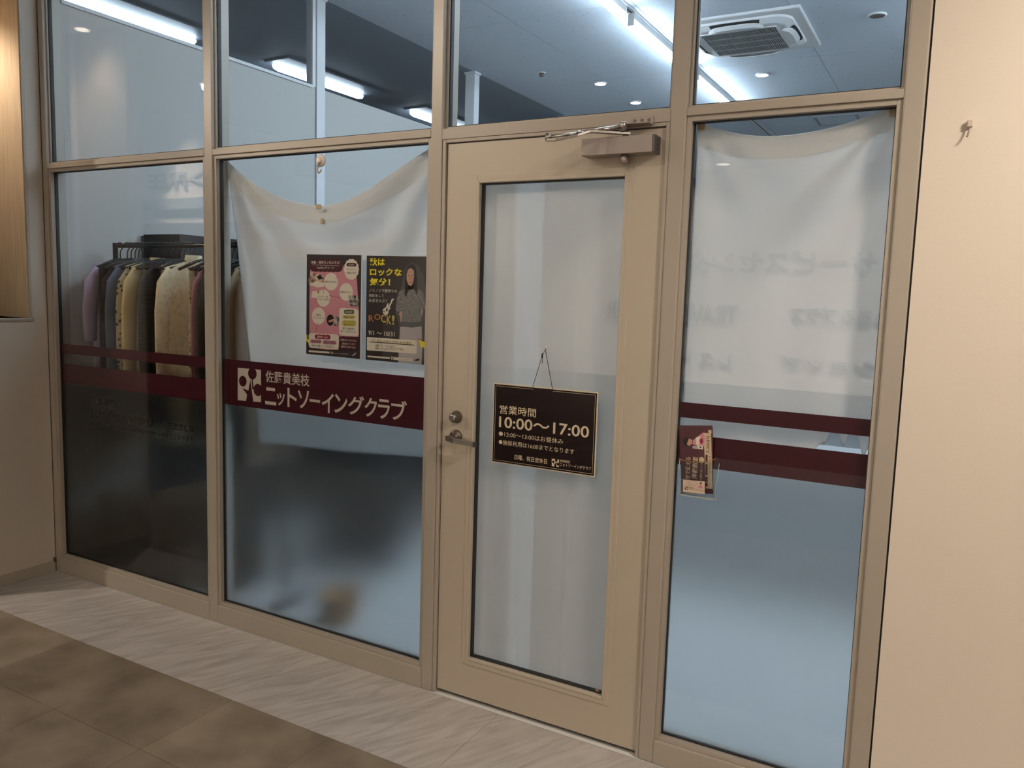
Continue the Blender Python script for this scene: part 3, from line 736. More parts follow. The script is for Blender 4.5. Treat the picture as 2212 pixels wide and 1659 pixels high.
# overlapping panels of the door cloth: two thin layers behind
MB().grid(lambda u, v: Vector((0.142+0.142*u+0.02*v*u, 0.0715, 1.985-1.84*v)), 6, 20).build('cloth_overlap', CLOTH, c4, True, fixn=False)
MB().grid(lambda u, v: Vector((0.395+0.335*u, 0.0715, 1.985-1.84*v)), 6, 20).build('cloth_overlap', CLOTH, c4, True, fixn=False)

# ------------------------------------------------------------------ garment rack
RY, RZ = 0.30, 1.765
rk = thing('garment_rack', 'black garment rail crowded with clothes behind the left pane', 'clothes rack', (-1.75, RY, 0))
MB().tube([(-2.345, RY, RZ), (-1.075, RY, RZ)], 0.0125, 12).build('rail', BLACKP, rk, True)
for x in (-2.34, -1.085):
    MB().tube([(x, RY, 0.03), (x, RY, RZ+0.015)], 0.014, 12).build('upright', BLACKP, rk, True)
    MB().box(x-0.02, x+0.02, RY-0.2, RY+0.2, 0.0, 0.03, 0.006).build('foot', BLACKP, rk)

def garment(name, label, cat, x, m, hem, sleeve=0.0, half=0.165, thick=0.022, top=1.685, flare=0.0, collar=None, sm=None):
    """cloth body hanging on a hanger: its width runs away from the glass (y), its thickness along the rail (x)"""
    t = thing(name, label, cat, (x, RY, hem), 'garments on the rail')
    ph = random.random()*6
    def body(u, v):
        a = 2*math.pi*u; c, s_ = math.cos(a), math.sin(a)
        wy = half*(0.93+0.05*v)+flare*v
        y = c*wy*(1 if v > 0.001 else 1)
        sh = top-0.30*max(0, abs(y)-0.045)-(0.05*max(0, 1-abs(y)/0.05))
        z = sh+(hem-sh)*v
        tk = min(thick*1.05, 0.036)*(0.22+0.78*min(1, v*7))*(1+0.25*math.sin(y*40+ph)*v)
        return Vector((x+s_*tk+0.003*math.sin(y*22+ph)*v, RY+y, z))
    m_ = MB(); m_.grid(body, 36, 18); bmesh.ops.remove_doubles(m_.bm, verts=m_.bm.verts[:], dist=1e-5)
    m_.build('body', m, t, True)
    if sleeve:
        for sy in (-1, 1):
            y0 = RY+sy*half*0.88
            path = [Vector((x+0.004, y0-sy*0.03, top-0.055)), Vector((x+0.010, y0+sy*0.012, top-0.12)), Vector((x+0.014, y0+sy*0.030, top-0.25)), Vector((x+0.012, y0+sy*0.034, (top-0.25+sleeve)/2)), Vector((x+0.008, y0+sy*0.030, sleeve))]
            mm = MB(); mm.tube(path, [0.034, 0.044, 0.042, 0.038, 0.033], 12)
            for vv in mm.bm.verts: vv.co.x = x+0.004+(vv.co.x-x-0.010)*0.46
            mm.build('sleeve', sm or m, t, True)
            q = path[-1]; cu = MB(); cu.tube([q+Vector((0, 0, 0.035)), q-Vector((0, 0, 0.004))], [0.0345, 0.031], 12)
            for vv in cu.bm.verts: vv.co.x = x+0.002+(vv.co.x-x-0.008)*0.5
            cu.build('cuff', sm or m, t, True)
    if collar:
        mm = MB(); N = 20
        for k in range(N):
            a0, a1 = 2*math.pi*k/N, 2*math.pi*(k+1)/N
            pts = []
            for a, zz, rr in ((a0, top-0.035, 1.0), (a1, top-0.035, 1.0), (a1, top+collar, 0.85), (a0, top+collar, 0.85)):
                pts.append(mm.bm.verts.new((x+0.024*rr*math.sin(a), RY+0.058*rr*math.cos(a), zz)))
            mm.bm.faces.new(pts)
        bmesh.ops.remove_doubles(mm.bm, verts=mm.bm.verts[:], dist=1e-5)
        co = mm.build('collar', sm or m, t, True); sd = co.modifiers.new('solidify', 'SOLIDIFY'); sd.thickness = 0.004
    return t
def fab(n, r, g_, b, **k): return mat(n, lin(r, g_, b), 0.9, 0, k.get('bump', 0.3), k.get('scale', 120), k.get('var', 0.08))
GARM = [
    ('blouse', 'lavender top with one loose sleeve showing at left end of rail', 'clothing', -2.300, fab('lavender_cotton', 186, 172, 200), 0.88, 1.26, 0.175, dict()),
    ('dress', 'black velvet dress, first dark garment at left of rail', 'clothing', -2.240, fab('black_velvet', 18, 17, 18), 0.70, 0, 0.180, dict(thick=0.026)),
    ('blouse', 'black and plum patterned top right of the black velvet dress', 'clothing', -2.175, patterned('black_plum_print', lin(14, 12, 14), lin(62, 42, 62), 'noise', 14, 0.5, 0.68), 0.82, 0.95, 0.160, dict()),
    ('jacket', 'slate blue plain jacket between plum print and floral top', 'clothing', -2.118, fab('slate_blue_wool', 96, 108, 128), 0.72, 0.98, 0.172, dict(collar=0.012)),
    ('blouse', 'cream and dark green leaf print blouse', 'clothing', -2.040, patterned('leaf_print', lin(52, 58, 46), lin(196, 188, 156), 'voronoi', 42, 0.22, 0.42), 0.90, 1.02, 0.165, dict()),
    ('coat', 'plain pale yellow cream long coat left of the brown top', 'clothing', -1.985, fab('cream_wool', 224, 202, 150), 0.74, 1.00, 0.172, dict(collar=0.016, thick=0.022)),
    ('knit_top', 'rust brown narrow top just behind the yellow cream coat', 'clothing', -1.925, fab('brown_knit', 112, 70, 40), 0.86, 0, 0.120, dict()),
    ('cardigan', 'charcoal ribbed chunky knit cardigan', 'clothing', -1.848, patterned('charcoal_rib', lin(40, 37, 36), lin(74, 68, 66), 'waveZ', 48, 0.3, 0.7, bump=0.8), 0.84, 1.02, 0.180, dict(thick=0.032)),
    ('blouse', 'greyish pink paisley blouse mostly hidden by quilted jacket', 'clothing', -1.785, patterned('paisley_print', lin(96, 80, 76), lin(176, 160, 150), 'voronoi', 60, 0.2, 0.45), 0.92, 0, 0.150, dict()),
    ('jacket', 'cream quilted jacket with rolled collar right of charcoal cardigan', 'clothing', -1.715, patterned('cream_quilt', lin(206, 188, 152), lin(226, 208, 172), 'voronoi', 34, 0.1, 0.5, bump=1.0), 0.76, 1.04, 0.185, dict(collar=0.030, thick=0.034)),
    ('blouse', 'brown and gold leopard print blouse', 'clothing', -1.560, patterned('leopard_print', lin(28, 18, 12), lin(178, 140, 84), 'voronoi', 40, 0.20, 0.42, c3=lin(206, 190, 158)), 0.80, 0, 0.165, dict()),
    ('sweater', 'mauve pink fuzzy knit sweater beside leopard print blouse', 'clothing', -1.492, fab('mauve_knit', 158, 118, 122, bump=0.8, scale=90, var=0.2), 0.86, 1.02, 0.155, dict(collar=0.010)),
    ('sweater', 'dark olive sweater beside the mauve sweater near the post', 'clothing', -1.432, fab('dark_olive_knit', 62, 58, 46), 0.84, 1.02, 0.170, dict()),
    ('skirt', 'dark green heavy skirt behind the post', 'clothing', -1.370, fab('dark_green_wool', 40, 42, 36), 0.72, 0, 0.160, dict()),
    ('coat', 'beige pleated long coat showing right of the post beside the cloth', 'clothing', -1.235, patterned('beige_pleats', lin(150, 132, 106), lin(198, 178, 148), 'waveX', 26, 0.2, 0.8, vscale=(0, 1, 0)), 0.70, 1.0, 0.180, dict(collar=0.03)),
    ('coat', 'taupe brown coat at right end of rail half hidden by the cloth', 'clothing', -1.175, fab('taupe_wool', 112, 96, 80), 0.72, 1.0, 0.175, dict()),
]
def hanger(x, label, n):
    t = thing('clothes_hanger', label, 'hanger', (x, RY, 1.66), 'black hangers on the rail')
    r = 0.018
    hook = [(x, RY, 1.690), (x, RY, 1.730)] + [(x, RY+r*math.sin(math.radians(a))*1.0-0.0, RZ-0.002+r*-math.cos(math.radians(a))) for a in range(30, 250, 22)]
    MB().tube(hook, 0.0032, 8).build('hook', BLACKP, t, True)
    MB().tube([(x, RY-0.15, 1.640), (x, RY-0.05, 1.682), (x, RY, 1.694), (x, RY+0.05, 1.682), (x, RY+0.15, 1.640)], [0.008, 0.007, 0.0065, 0.007, 0.008], 8).build('shoulder_bar', BLACKP, t, True)
for i, (nm, lab, cat, x, m, hem, sl, half, kw) in enumerate(GARM):
    garment(nm, lab, cat, x, m, hem, sl, half, **kw)
    hanger(x, 'black hanger of the ' + lab.split(',')[0].split(' with ')[0].split(' showing ')[0].split(' half ')[0], i)

SHORT = ['lavender top', 'black dress', 'plum print', 'slate jacket', 'leaf print', 'yellow cream coat', 'brown top', 'charcoal cardigan', 'paisley blouse', 'quilted jacket', 'leopard print', 'mauve sweater', 'olive sweater', 'green skirt', 'beige coat', 'taupe coat']
for k in range(1, 15):
    x = (GARM[k][3]+GARM[k+1][3])/2
    hanger(x, 'empty black hanger on the rail between the %s and the %s' % (SHORT[k], SHORT[k+1]), k)
# black shelf unit behind the rail
cb = thing('shelf_unit', 'tall black shelf unit standing behind the garment rail', 'shelf unit', (-2.3, 0.9, 0))
MB().box(-2.438, -2.13, 0.545, 1.60, 1.56, 1.845, 0.002).build('top_box', BLACKW, cb)
MB().box(-2.129, -2.124, 0.56, 1.60, 1.790, 1.800).build('groove_trim', mat('dark_edge', (0.05, 0.048, 0.05), 0.4), cb)
MB().box(-2.438, -2.14, 0.556, 0.576, 0.0, 1.559).build('side_panel', BLACKW, cb)
MB().box(-2.438, -2.14, 1.58, 1.60, 0.0, 1.559).build('side_panel', BLACKW, cb)
MB().box(-2.438, -2.43, 0.577, 1.579, 0.0, 1.559).build('back_panel', BLACKW, cb)
for z in (0.03, 0.45, 0.9, 1.32): MB().box(-2.429, -2.14, 0.577, 1.579, z, z+0.02).build('shelf', BLACKW, cb)
MB().box(-2.449, -2.439, 0.528, 0.544, 1.3, 1.84, 0.002).build('chrome_corner', CHROME, cb)
# dark boxes on the floor under the rail
for x0, x1, z1, lab in ((-2.30, -1.90, 0.42, 'dark fabric storage box on floor under the left of the rail'), (-1.86, -1.42, 0.50, 'dark fabric storage box on floor under the right of the rail')):
    t = thing('storage_box', lab, 'box', ((x0+x1)/2, 0.3, 0), 'dark boxes under the rail')
    DB = mat('charcoal_fabric', (0.022, 0.020, 0.018), 0.9, 0, 0.3, 90)
    MB().box(x0, x1, 0.13, 0.50, 0.001, z1-0.05, 0.012).build('box_body', DB, t); MB().box(x0-0.008, x1+0.008, 0.122, 0.508, z1-0.049, z1, 0.01).build('lid', DB, t)
# black bag behind the frosted glass
BX, BY = -1.24, 1.05
bg = thing('tote_bag', 'large black bag, a blurred dark shape behind frosted glass under the band', 'bag', (BX, BY, 0))
BF = mat('black_canvas', (0.008, 0.008, 0.008), 0.9, 0, 0.2, 60)
def bag_ring(hx, hy, z, n=28):
    return [Vector((BX+hx*math.copysign(abs(math.cos(t))**0.5, math.cos(t)), BY+hy*math.copysign(abs(math.sin(t))**0.5, math.sin(t)), z)) for t in [2*math.pi*k/n for k in range(n)]]
def loft_rings(rings):
    m = MB(); Rg = [[m.bm.verts.new(v) for v in r] for r in rings]; n = len(Rg[0])
    for p_, q_ in zip(Rg, Rg[1:]):
        for k in range(n): m.bm.faces.new((p_[k], p_[(k+1) % n], q_[(k+1) % n], q_[k]))
    m.bm.faces.new(Rg[0][::-1]); m.bm.faces.new(Rg[-1]); return m
loft_rings([bag_ring(0.24, 0.13, 0.001), bag_ring(0.27, 0.15, 0.05), bag_ring(0.33, 0.16, 0.35), bag_ring(0.36, 0.14, 0.68), bag_ring(0.355, 0.12, 0.72)]).build('bag_body', BF, bg, True)
for sy in (-1, 1):
    MB().tube([(BX+0.16*math.cos(math.pi*k/10), BY+sy*0.115, 0.70+0.20*math.sin(math.pi*k/10)) for k in range(11)], 0.012, 8).build('handle', BF, bg, True)
for x0, lab in ((-2.35, 'dark work table deep in the shop behind the frosted glass, leftmost of three'), (-0.43, 'grey work table deep in the shop behind the frosted glass, middle of three'), (1.49, 'grey work table deep in the shop behind the frosted glass, rightmost of three')):
    t = thing('work_table', lab, 'table', (x0+0.95, 2.2, 0), 'work tables behind the frosted glass')
    DT = mat('dark_grey_laminate', (0.06, 0.06, 0.063) if x0 < -2 else (0.54, 0.54, 0.55), 0.5)
    MB().box(x0, x0+1.9, 1.85, 2.55, 0.70, 0.73, 0.004).build('tabletop', DT, t)
    MB().box(x0+0.04, x0+1.86, 1.90, 1.92, 0.12, 0.699).build('modesty_panel', DT, t)
    for xx in (x0+0.03, x0+1.83):
        for yy in (1.87, 2.49): MB().box(xx, xx+0.04, yy, yy+0.04, 0.0, 0.699).build('leg', DT, t)
bk = thing('basket', 'tan basket on the floor, a blurred warm patch behind frosted glass', 'basket', (-0.76, 0.33, 0))
TAN = patterned('tan_wicker', lin(150, 112, 70), lin(190, 150, 104), 'waveZ', 60, 0.3, 0.7, bump=0.5)
MB().lathe([(0.07, 0.001), (0.085, 0.06), (0.10, 0.13)], (-0.76, 0.33, 0)).build('woven_body', TAN, bk, True)
MB().lathe([(0.104, 0.128), (0.106, 0.136), (0.100, 0.140), (0.096, 0.132)], (-0.76, 0.33, 0)).build('rim', TAN, bk, True)

# ------------------------------------------------------------------ posters (flat prints behind the glass)
INK = mat('print_black', lin(52, 44, 44), 0.4); PAPER = mat('laminated_paper', (0.72, 0.70, 0.66), 0.35)
PINK = mat('print_pink', lin(204, 140, 152), 0.4); MAR = mat('print_maroon', lin(72, 26, 38), 0.4); CRM = mat('print_cream', lin(226, 218, 202), 0.4)
MARB = mat('print_crimson', lin(140, 40, 72), 0.4); MAUVE = mat('print_mauve', lin(178, 120, 140), 0.4); OLIVE = mat('print_olive', lin(190, 178, 88), 0.4)
DGREEN = mat('print_dark_green', lin(84, 88, 58), 0.4); YEL = mat('print_yellow', lin(240, 226, 40), 0.4); INK2 = mat('print_ink', lin(40, 32, 30), 0.4)
GREY = patterned('print_grey_knit', lin(96, 96, 96), lin(140, 140, 140), 'noise', 120, 0.35, 0.65); GREY2 = mat('print_light_grey', lin(178, 172, 174), 0.4); SKIN = mat('print_skin', lin(196, 152, 132), 0.4)
HAIR = mat('print_hair', lin(24, 20, 20), 0.4); ORG = mat('print_orange', lin(196, 120, 64), 0.4); GOLD = mat('print_gold', lin(206, 168, 72), 0.4)
PHO1 = patterned('print_photo_hands', lin(120, 84, 66), lin(214, 196, 180), 'noise', 30, 0.4, 0.6); PHO2 = patterned('print_photo_group', lin(44, 42, 42), lin(190, 184, 174), 'noise', 60, 0.4, 0.6)
PHO3 = patterned('print_photo_sewing', lin(16, 14, 14), lin(196, 160, 140), 'noise', 28, 0.5, 0.62); BLUSH = mat('print_lips', lin(168, 82, 78), 0.4); SHADE = mat('print_backdrop', lin(78, 76, 78), 0.4)

def sheet_thing(name, label, x0, x1, z0, z1, y, m, cat='poster', group=None):
    t = thing(name, label, cat, ((x0+x1)/2, y, z0), group)
    MB().box(x0, x1, y, y+0.0006, z0, z1).build('paper', m, t)
    return t
po = sheet_thing('poster', 'pink yes or no chart poster with white bubbles, left of the two posters', -0.695, -0.401, 1.291, 1.7075, 0.0388, PAPER, 'poster', 'posters on the glass')
s = Sheet(640, 530, 6.381, 0.0387, po, 0.00006)
s.poly([(146, 122), (898, 136), (878, 1566), (136, 1494)], INK, 0, 'background')
s.poly([(192, 330), (330, 340), (600, 330), (640, 275), (700, 320), (835, 460), (850, 700), (862, 900), (862, 1262), (595, 1255), (582, 1440), (420, 1440), (182, 1400), (180, 700)], PINK, 1, 'pink_field')
s.rrect(185, 640, 185, 362, 6, 60, MAR, 2, 'title_block', 5)
s.text('体験・見学どっちにする？', (205, 210, 248), (606, 222, 264), CRM, 3, 0.012)
s.poly([(215, 268), (592, 280), (592, 283), (215, 271)], CRM, 3, 'title_rule')
s.text('Yes/No チャート', (282, 290, 326), (520, 294, 330), CRM, 3, 0.006)
s.ell(760, 330, 102, 142, CRM, 2, 'start_badge', 84, 0.035, 14)
s.rrect(693, 830, 243, 290, 3, 20, MAR, 3, 'start_label')
s.text('START', (722, 256, 280), (802, 258, 282), CRM, 4)
s.text('オシャレに', (698, 318, 345), (828, 322, 348), INK2, 3, 0.008); s.text('興味がある', (698, 362, 395), (826, 364, 398), INK2, 3, 0.008)
for cx, cy, rx, ry in ((480, 500, 96, 121), (688, 642, 92, 122), (375, 727, 92, 120), (307, 975, 91, 118)): s.ell(cx, cy, rx, ry, CRM, 3, 'chart_bubble')
for st, L, R in (('物作りが好き？', (397, 484, 518), (562, 488, 522)), ('仲間を作りたい', (605, 630, 660), (772, 634, 664)), ('ロックミシンを', (304, 690, 718), (442, 694, 724)),
                 ('使ったことがある', (292, 728, 758), (456, 732, 764)), ('洋服を', (268, 944, 974), (342, 946, 976)), ('作ってみたい', (230, 984, 1010), (380, 986, 1014))):
    s.text(st, L, R, INK2, 4, 0.010)
s.poly([(165, 480), (200, 375), (290, 385), (385, 450), (385, 565), (300, 582), (185, 550)], PHO1, 2, 'photo_hands')
s.poly([(180, 545), (270, 490), (385, 520), (385, 565), (300, 582)], CRM, 3, 'photo_cloth')
s.poly([(280, 430), (330, 400), (370, 460), (310, 475)], HAIR, 3, 'photo_tool')
s.poly([(222, 632), (310, 628), (312, 722), (205, 722)], CRM, 2, 'photo_machine'); s.poly([(290, 632), (312, 630), (312, 665), (290, 660)], ORG, 3, 'photo_spool')
s.poly([(730, 690), (830, 690), (868, 760), (860, 845), (760, 840), (706, 800)], PHO2, 4, 'photo_group')
s.ell(470, 1030, 50, 78, HAIR, 2, 'photo_sewing'); s.poly([(530, 980), (596, 975), (590, 1060), (560, 1115), (520, 1110)], PHO2, 2, 'photo_sewing'); s.poly([(440, 1040), (520, 1010), (520, 1050), (450, 1062)], SKIN, 3, 'photo_hand')
s.rrect(592, 858, 860, 1240, 16, 40, CRM, 3, 'visit_card')
s.rrect(660, 798, 886, 946, 3, 20, DGREEN, 4, 'visit_label', 4); s.text('店内見学', (680, 902, 932), (776, 904, 934), CRM, 5)
s.rrect(640, 815, 963, 1012, 4, 22, OLIVE, 4, 'olive_label'); s.text('自由に見学', (664, 974, 1002), (790, 978, 1006), INK2, 5, 0.006)
s.rrect(630, 828, 1030, 1112, 5, 34, OLIVE, 4, 'olive_label'); s.text('ロックミシンを', (654, 1040, 1064), (800, 1044, 1070), INK2, 5, 0.006); s.text('踏んでみる', (664, 1076, 1102), (786, 1080, 1108), INK2, 5, 0.006)
s.text('教室の雰囲気を', (640, 1130, 1164), (808, 1134, 1170), INK2, 5, 0.008); s.text('感じてみませんか？', (610, 1172, 1202), (832, 1178, 1208), INK2, 5, 0.008)
s.poly([(136, 1230), (152, 1236), (150, 1290), (210, 1320), (196, 1335), (242, 1412), (180, 1375), (160, 1330), (138, 1320)], YEL, 2, 'lightning_bolt')
s.rrect(172, 585, 1206, 1412, 24, 40, CRM, 3, 'trial_card')
s.rrect(255, 472, 1226, 1288, 10, 24, MARB, 4, 'trial_label', 4); s.text('体験申し込み', (285, 1244, 1276), (438, 1250, 1284), CRM, 5, 0.006)
s.rrect(192, 352, 1296, 1344, 6, 22, MAUVE, 4, 'mauve_label'); s.text('手ぶらでOK', (212, 1308, 1336), (334, 1312, 1342), MAR, 5, 0.008)
s.rrect(368, 555, 1308, 1362, 8, 22, MAUVE, 4, 'mauve_label'); s.text('初めてでも安心', (385, 1322, 1350), (540, 1328, 1358), MAR, 5, 0.008)
s.text('60分で楽しくできます♪', (218, 1364, 1398), (516, 1380, 1414), INK2, 5, 0.010)
s.rrect(592, 856, 1252, 1430, 14, 18, MAR, 3, 'study_block', 5)
s.text('充実のカリキュラム', (610, 1288, 1316), (832, 1298, 1328), CRM, 4, 0.008); s.text('自分のペースで', (636, 1340, 1370), (812, 1346, 1378), CRM, 4, 0.008); s.text('服作りを学べます', (620, 1384, 1412), (822, 1394, 1424), CRM, 4, 0.008)
s.rrect(170, 460, 1444, 1470, 22, 12, CRM, 2, 'footer_strip')
logo_mark(s, 476, 505, 1465, 1496, 3, CRM, INK, 2); s.text('ニットソーイングクラブ', (510, 1478, 1498), (722, 1490, 1512), CRM, 2, 0.01)
s.poly([(760, 1520), (800, 1492), (826, 1470), (820, 1500), (790, 1522)], GREY2, 2, 'shoe_drawing')
for a, b in (((580, 405), (545, 470)), ((375, 600), (372, 660)), ((455, 690), (600, 722)), ((295, 1060), (272, 1195)), ((660, 378), (690, 382))):
    dx, dy = b[0]-a[0], b[1]-a[1]; L_ = math.hypot(dx, dy); nx, ny = -dy/L_*2.5, dx/L_*2.5
    s.poly([(a[0]+nx, a[1]+ny), (b[0]+nx, b[1]+ny), (b[0]-nx, b[1]-ny), (a[0]-nx, a[1]-ny)], MARB, 4, 'chart_arrow')

po2 = sheet_thing('poster', 'dark poster with yellow headline and woman in grey sweater, right of the two', -0.376, -0.083, 1.288, 1.7045, 0.0388, PAPER, 'poster', 'posters on the glass')
s = Sheet(780, 530, 6.381, 0.0387, po2, 0.00006)
s.poly([(78, 142), (902, 156), (868, 1648), (62, 1574)], INK, 0, 'background')
s.poly([(560, 560), (600, 320), (680, 240), (780, 260), (860, 420), (896, 640), (880, 1000), (868, 1646), (500, 1612), (520, 1100), (470, 860)], SHADE, 1, 'backdrop_glow')
Y_ = dict(bold=0.022)
s.text('秋は', (118, 168, 280), (328, 182, 286), YEL, 3, 0.03); s.text('ロックな', (122, 314, 412), (562, 322, 432), YEL, 3, 0.03); s.text('気分！', (118, 446, 554), (402, 456, 558), YEL, 3, 0.03)
s.text('ノリノリで服作りの', (112, 598, 640), (496, 608, 654), CRM, 3, 0.004); s.text('体験をして', (108, 670, 712), (316, 674, 716), CRM, 3, 0.004); s.text('みませんか？', (106, 736, 782), (358, 742, 788), CRM, 3, 0.004)
# woman
s.poly([(540, 1120), (690, 1130), (835, 1110), (845, 1400), (832, 1645), (515, 1615), (525, 1350)], GREY2, 2, 'skirt')
s.poly([(520, 940), (560, 900), (570, 1060), (545, 1060), (540, 985)], SKIN, 2, 'arm'); s.poly([(820, 900), (860, 880), (845, 950), (820, 1010)], SKIN, 2, 'arm')
s.poly([(600, 604), (520, 640), (490, 760), (478, 900), (540, 920), (560, 880), (560, 1110), (690, 1135), (832, 1118), (830, 880), (850, 900), (888, 870), (880, 760), (850, 640), (770, 600), (690, 620)], GREY, 3, 'sweater')
s.poly([(552, 1045), (690, 1062), (832, 1045), (832, 1118), (690, 1135), (560, 1110)], mat('print_rib', lin(84, 86, 88), 0.5), 4, 'sweater_rib')
s.poly([(690, 262), (640, 300), (612, 380), (604, 520), (600, 680), (622, 716), (650, 620), (730, 600), (752, 650), (764, 690), (778, 620), (770, 440), (752, 310), (722, 268)], HAIR, 5, 'hair')
s.poly([(648, 330), (690, 312), (728, 345), (732, 430), (716, 520), (690, 562), (655, 545), (628, 480), (628, 400)], SKIN, 6, 'face')
s.poly([(632, 602), (655, 540), (730, 540), (745, 590), (690, 625)], GREY, 5, 'neck_roll')
s.ell(660, 416, 11, 7, HAIR, 7, 'eye', 12); s.ell(708, 420, 10, 7, HAIR, 7, 'eye', 12); s.poly([(660, 500), (690, 508), (712, 502), (692, 524)], BLUSH, 7, 'lips'); s.poly([(690, 430), (698, 460), (680, 462)], BLUSH, 7, 'nose')
# guitar
s.poly([(455, 742), (438, 732), (415, 752), (412, 775), (372, 852), (380, 800), (362, 800), (345, 850), (300, 885), (302, 935), (345, 962), (375, 940), (380, 895), (412, 862), (390, 862), (425, 790), (432, 768)], CRM, 3, 'guitar')
s.poly([(345, 870), (368, 862), (366, 905), (342, 912)], INK, 4, 'guitar_pickup'); s.ell(318, 912, 9, 11, INK, 4, 'guitar_knob', 12)
for ch, xa, xb, ya, yb, m in (('R', 105, 172, 960, 1045, ORG), ('O', 182, 268, 945, 1025, ORG), ('C', 275, 345, 950, 1060, GOLD), ('K', 355, 415, 965, 1085, GOLD), ('!', 425, 462, 962, 1090, OLIVE)):
    s.text(ch, (xa, ya, yb), (xb, ya+5, yb+5), m, 2, 0.012)
s.text('9/1 ～ 10/31', (102, 1176, 1236), (462, 1190, 1256), CRM, 3, 0.012)
s.rrect(80, 768, 1262, 1445, 50, 14, CRM, 4, 'price_card')
s.text('内容', (156, 1296, 1316), (198, 1298, 1318), INK2, 5); s.text('モックネックTシャツ作り', (222, 1298, 1334), (692, 1328, 1370), OLIVE, 6, 0.03)
s.text('モックネックTシャツ作り', (219, 1300, 1337), (690, 1330, 1373), INK2, 5, 0.04)
s.poly([(118, 1325), (728, 1370), (728, 1382), (118, 1335)], INK2, 5, 'underline')
s.text('体験', (195, 1362, 1392), (250, 1366, 1398), INK2, 5, 0.01); s.text('費用', (195, 1404, 1434), (250, 1408, 1438), INK2, 5, 0.01)
s.text('2,200', (266, 1370, 1450), (468, 1378, 1458), INK2, 5, 0.03); s.text('2,200', (270, 1374, 1446), (464, 1382, 1452), CRM, 6, 0.0); s.text('円（税込）', (480, 1412, 1444), (592, 1418, 1452), INK2, 5, 0.008)
s.poly([(788, 1284), (886, 1330), (882, 1420), (845, 1400), (840, 1440), (812, 1370)], YEL, 3, 'lightning_bolt'); s.poly([(786, 1280), (888, 1326), (888, 1340), (792, 1294)], MARB, 4, 'bolt_edge')
s.rrect(86, 402, 1518, 1540, 26, 10, CRM, 3, 'footer_strip'); s.rrect(455, 706, 1542, 1578, 20, 6, CRM, 4, 'footer_card')
logo_mark(s, 415, 455, 1532, 1574, 4, CRM, INK, 3); s.text('ニットソーイングクラブ', (520, 1556, 1580), (694, 1568, 1594), INK2, 5, 0.008)
s.poly([(735, 1580), (790, 1560), (806, 1555), (800, 1590), (745, 1594)], INK2, 4, 'shoe')

# ------------------------------------------------------------------ hours sign on the door
SY = 0.0205
BOARD = mat('sign_dark_brown', lin(30, 20, 21), 0.22, spec=0.4); SCRM = mat('sign_cream', lin(222, 206, 178), 0.4)
s = Sheet(1040, 720, 5.185, SY, None)
A = s.pt(132, 560); B = s.pt(1296, 655); C_ = s.pt(1282, 1605); D_ = s.pt(118, 1450)
sx0, sx1, sz0, sz1 = (A[0]+D_[0])/2, (B[0]+C_[0])/2, (C_[1]+D_[1])/2, (A[1]+B[1])/2
sg = thing('hours_sign', 'dark brown opening hours board hanging by cord on the door glass', 'sign', ((sx0+sx1)/2, SY, sz0))
MB().box(sx0, sx1, SY, SY+0.004, sz0, sz1, 0.001).build('board_edge', SCRM, sg)
s.parent = sg; s.step = 0.00012
MB().box(sx0+0.004, sx1-0.004, SY-0.0003, SY, sz0+0.004, sz1-0.004).build('board_face', BOARD, sg)
def rule(x0, x1, z0, z1): MB().box(x0, x1, SY-0.0005, SY-0.00031, z0, z1).build('border_line', SCRM, sg)
mg = 0.0095; hl, hr = s.pt(585, 0)[0], s.pt(800, 0)[0]
hl = aty(1040+575/5.185, 720+620/5.185, SY).x; hr = aty(1040+803/5.185, 720+636/5.185, SY).x
rule(sx0+mg, sx0+mg+0.001, sz0+mg, sz1-mg); rule(sx1-mg-0.001, sx1-mg, sz0+mg, sz1-mg); rule(sx0+mg+0.001, sx1-mg-0.001, sz0+mg, sz0+mg+0.001)
rule(sx0+mg+0.001, hl, sz1-mg-0.001, sz1-mg); rule(hr, sx1-mg-0.001, sz1-mg-0.001, sz1-mg)
s.text('営業時間', (205, 806, 903), (612, 838, 938), SCRM, 5, 0.004); s.text('10:00～17:00', (198, 936, 1062), (1207, 1032, 1164), SCRM, 5, 0.014)
s.text('●12:00～13:00はお昼休み', (195, 1098, 1156), (918, 1176, 1236), SCRM, 5); s.text('●施設利用は16:00までとなります', (195, 1196, 1252), (1040, 1288, 1348), SCRM, 5)
s.text('日曜、祝日定休日', (372, 1362, 1416), (735, 1402, 1460), SCRM, 5, 0.006)
logo_mark(s, 788, 868, 1404, 1488, 10, SCRM, BOARD, 5); s.text('佐藤貴美枝', (876, 1412, 1444), (992, 1424, 1456), SCRM, 5); s.text('ニットソーイングクラブ', (878, 1454, 1492), (1228, 1490, 1532), SCRM, 5, 0.008)
zt = sz1-mg
for x in (hl, hr): MB().lathe([(0.0028, -0.0012), (0.0028, 0.005)], (x, SY, zt), 'y', 12).build('eyelet', STEELB, sg)
hk = aty(1040+716/5.185, 720+195/5.185, 0.02)
CORD = mat('black_cord', (0.008, 0.008, 0.008), 0.6)
kn = (hk.x-0.010, 0.017, hk.z-0.018)
MB().tube([(hl, SY-0.003, zt), (hl+(hk.x-hl)*0.06, SY-0.004, zt+0.012), (kn[0], kn[1], kn[2]), (hk.x, 0.0165, hk.z+0.001), (hk.x+0.003, 0.017, hk.z-0.003), (hr-(hr-hk.x)*0.06, SY-0.004, zt+0.012), (hr, SY-0.003, zt)], 0.0011, 8).build('cord', CORD, sg, True)
MB().lathe([(0.0025, -0.008), (0.0036, -0.004), (0.0028, 0), (0.0036, 0.004), (0.002, 0.008)], kn, 'z', 10).build('cord_knot', CORD, sg, True)
MB().tube([kn, (kn[0]+0.001, kn[1], kn[2]-0.028)], 0.0011, 6).build('cord_end', CORD, sg, True)
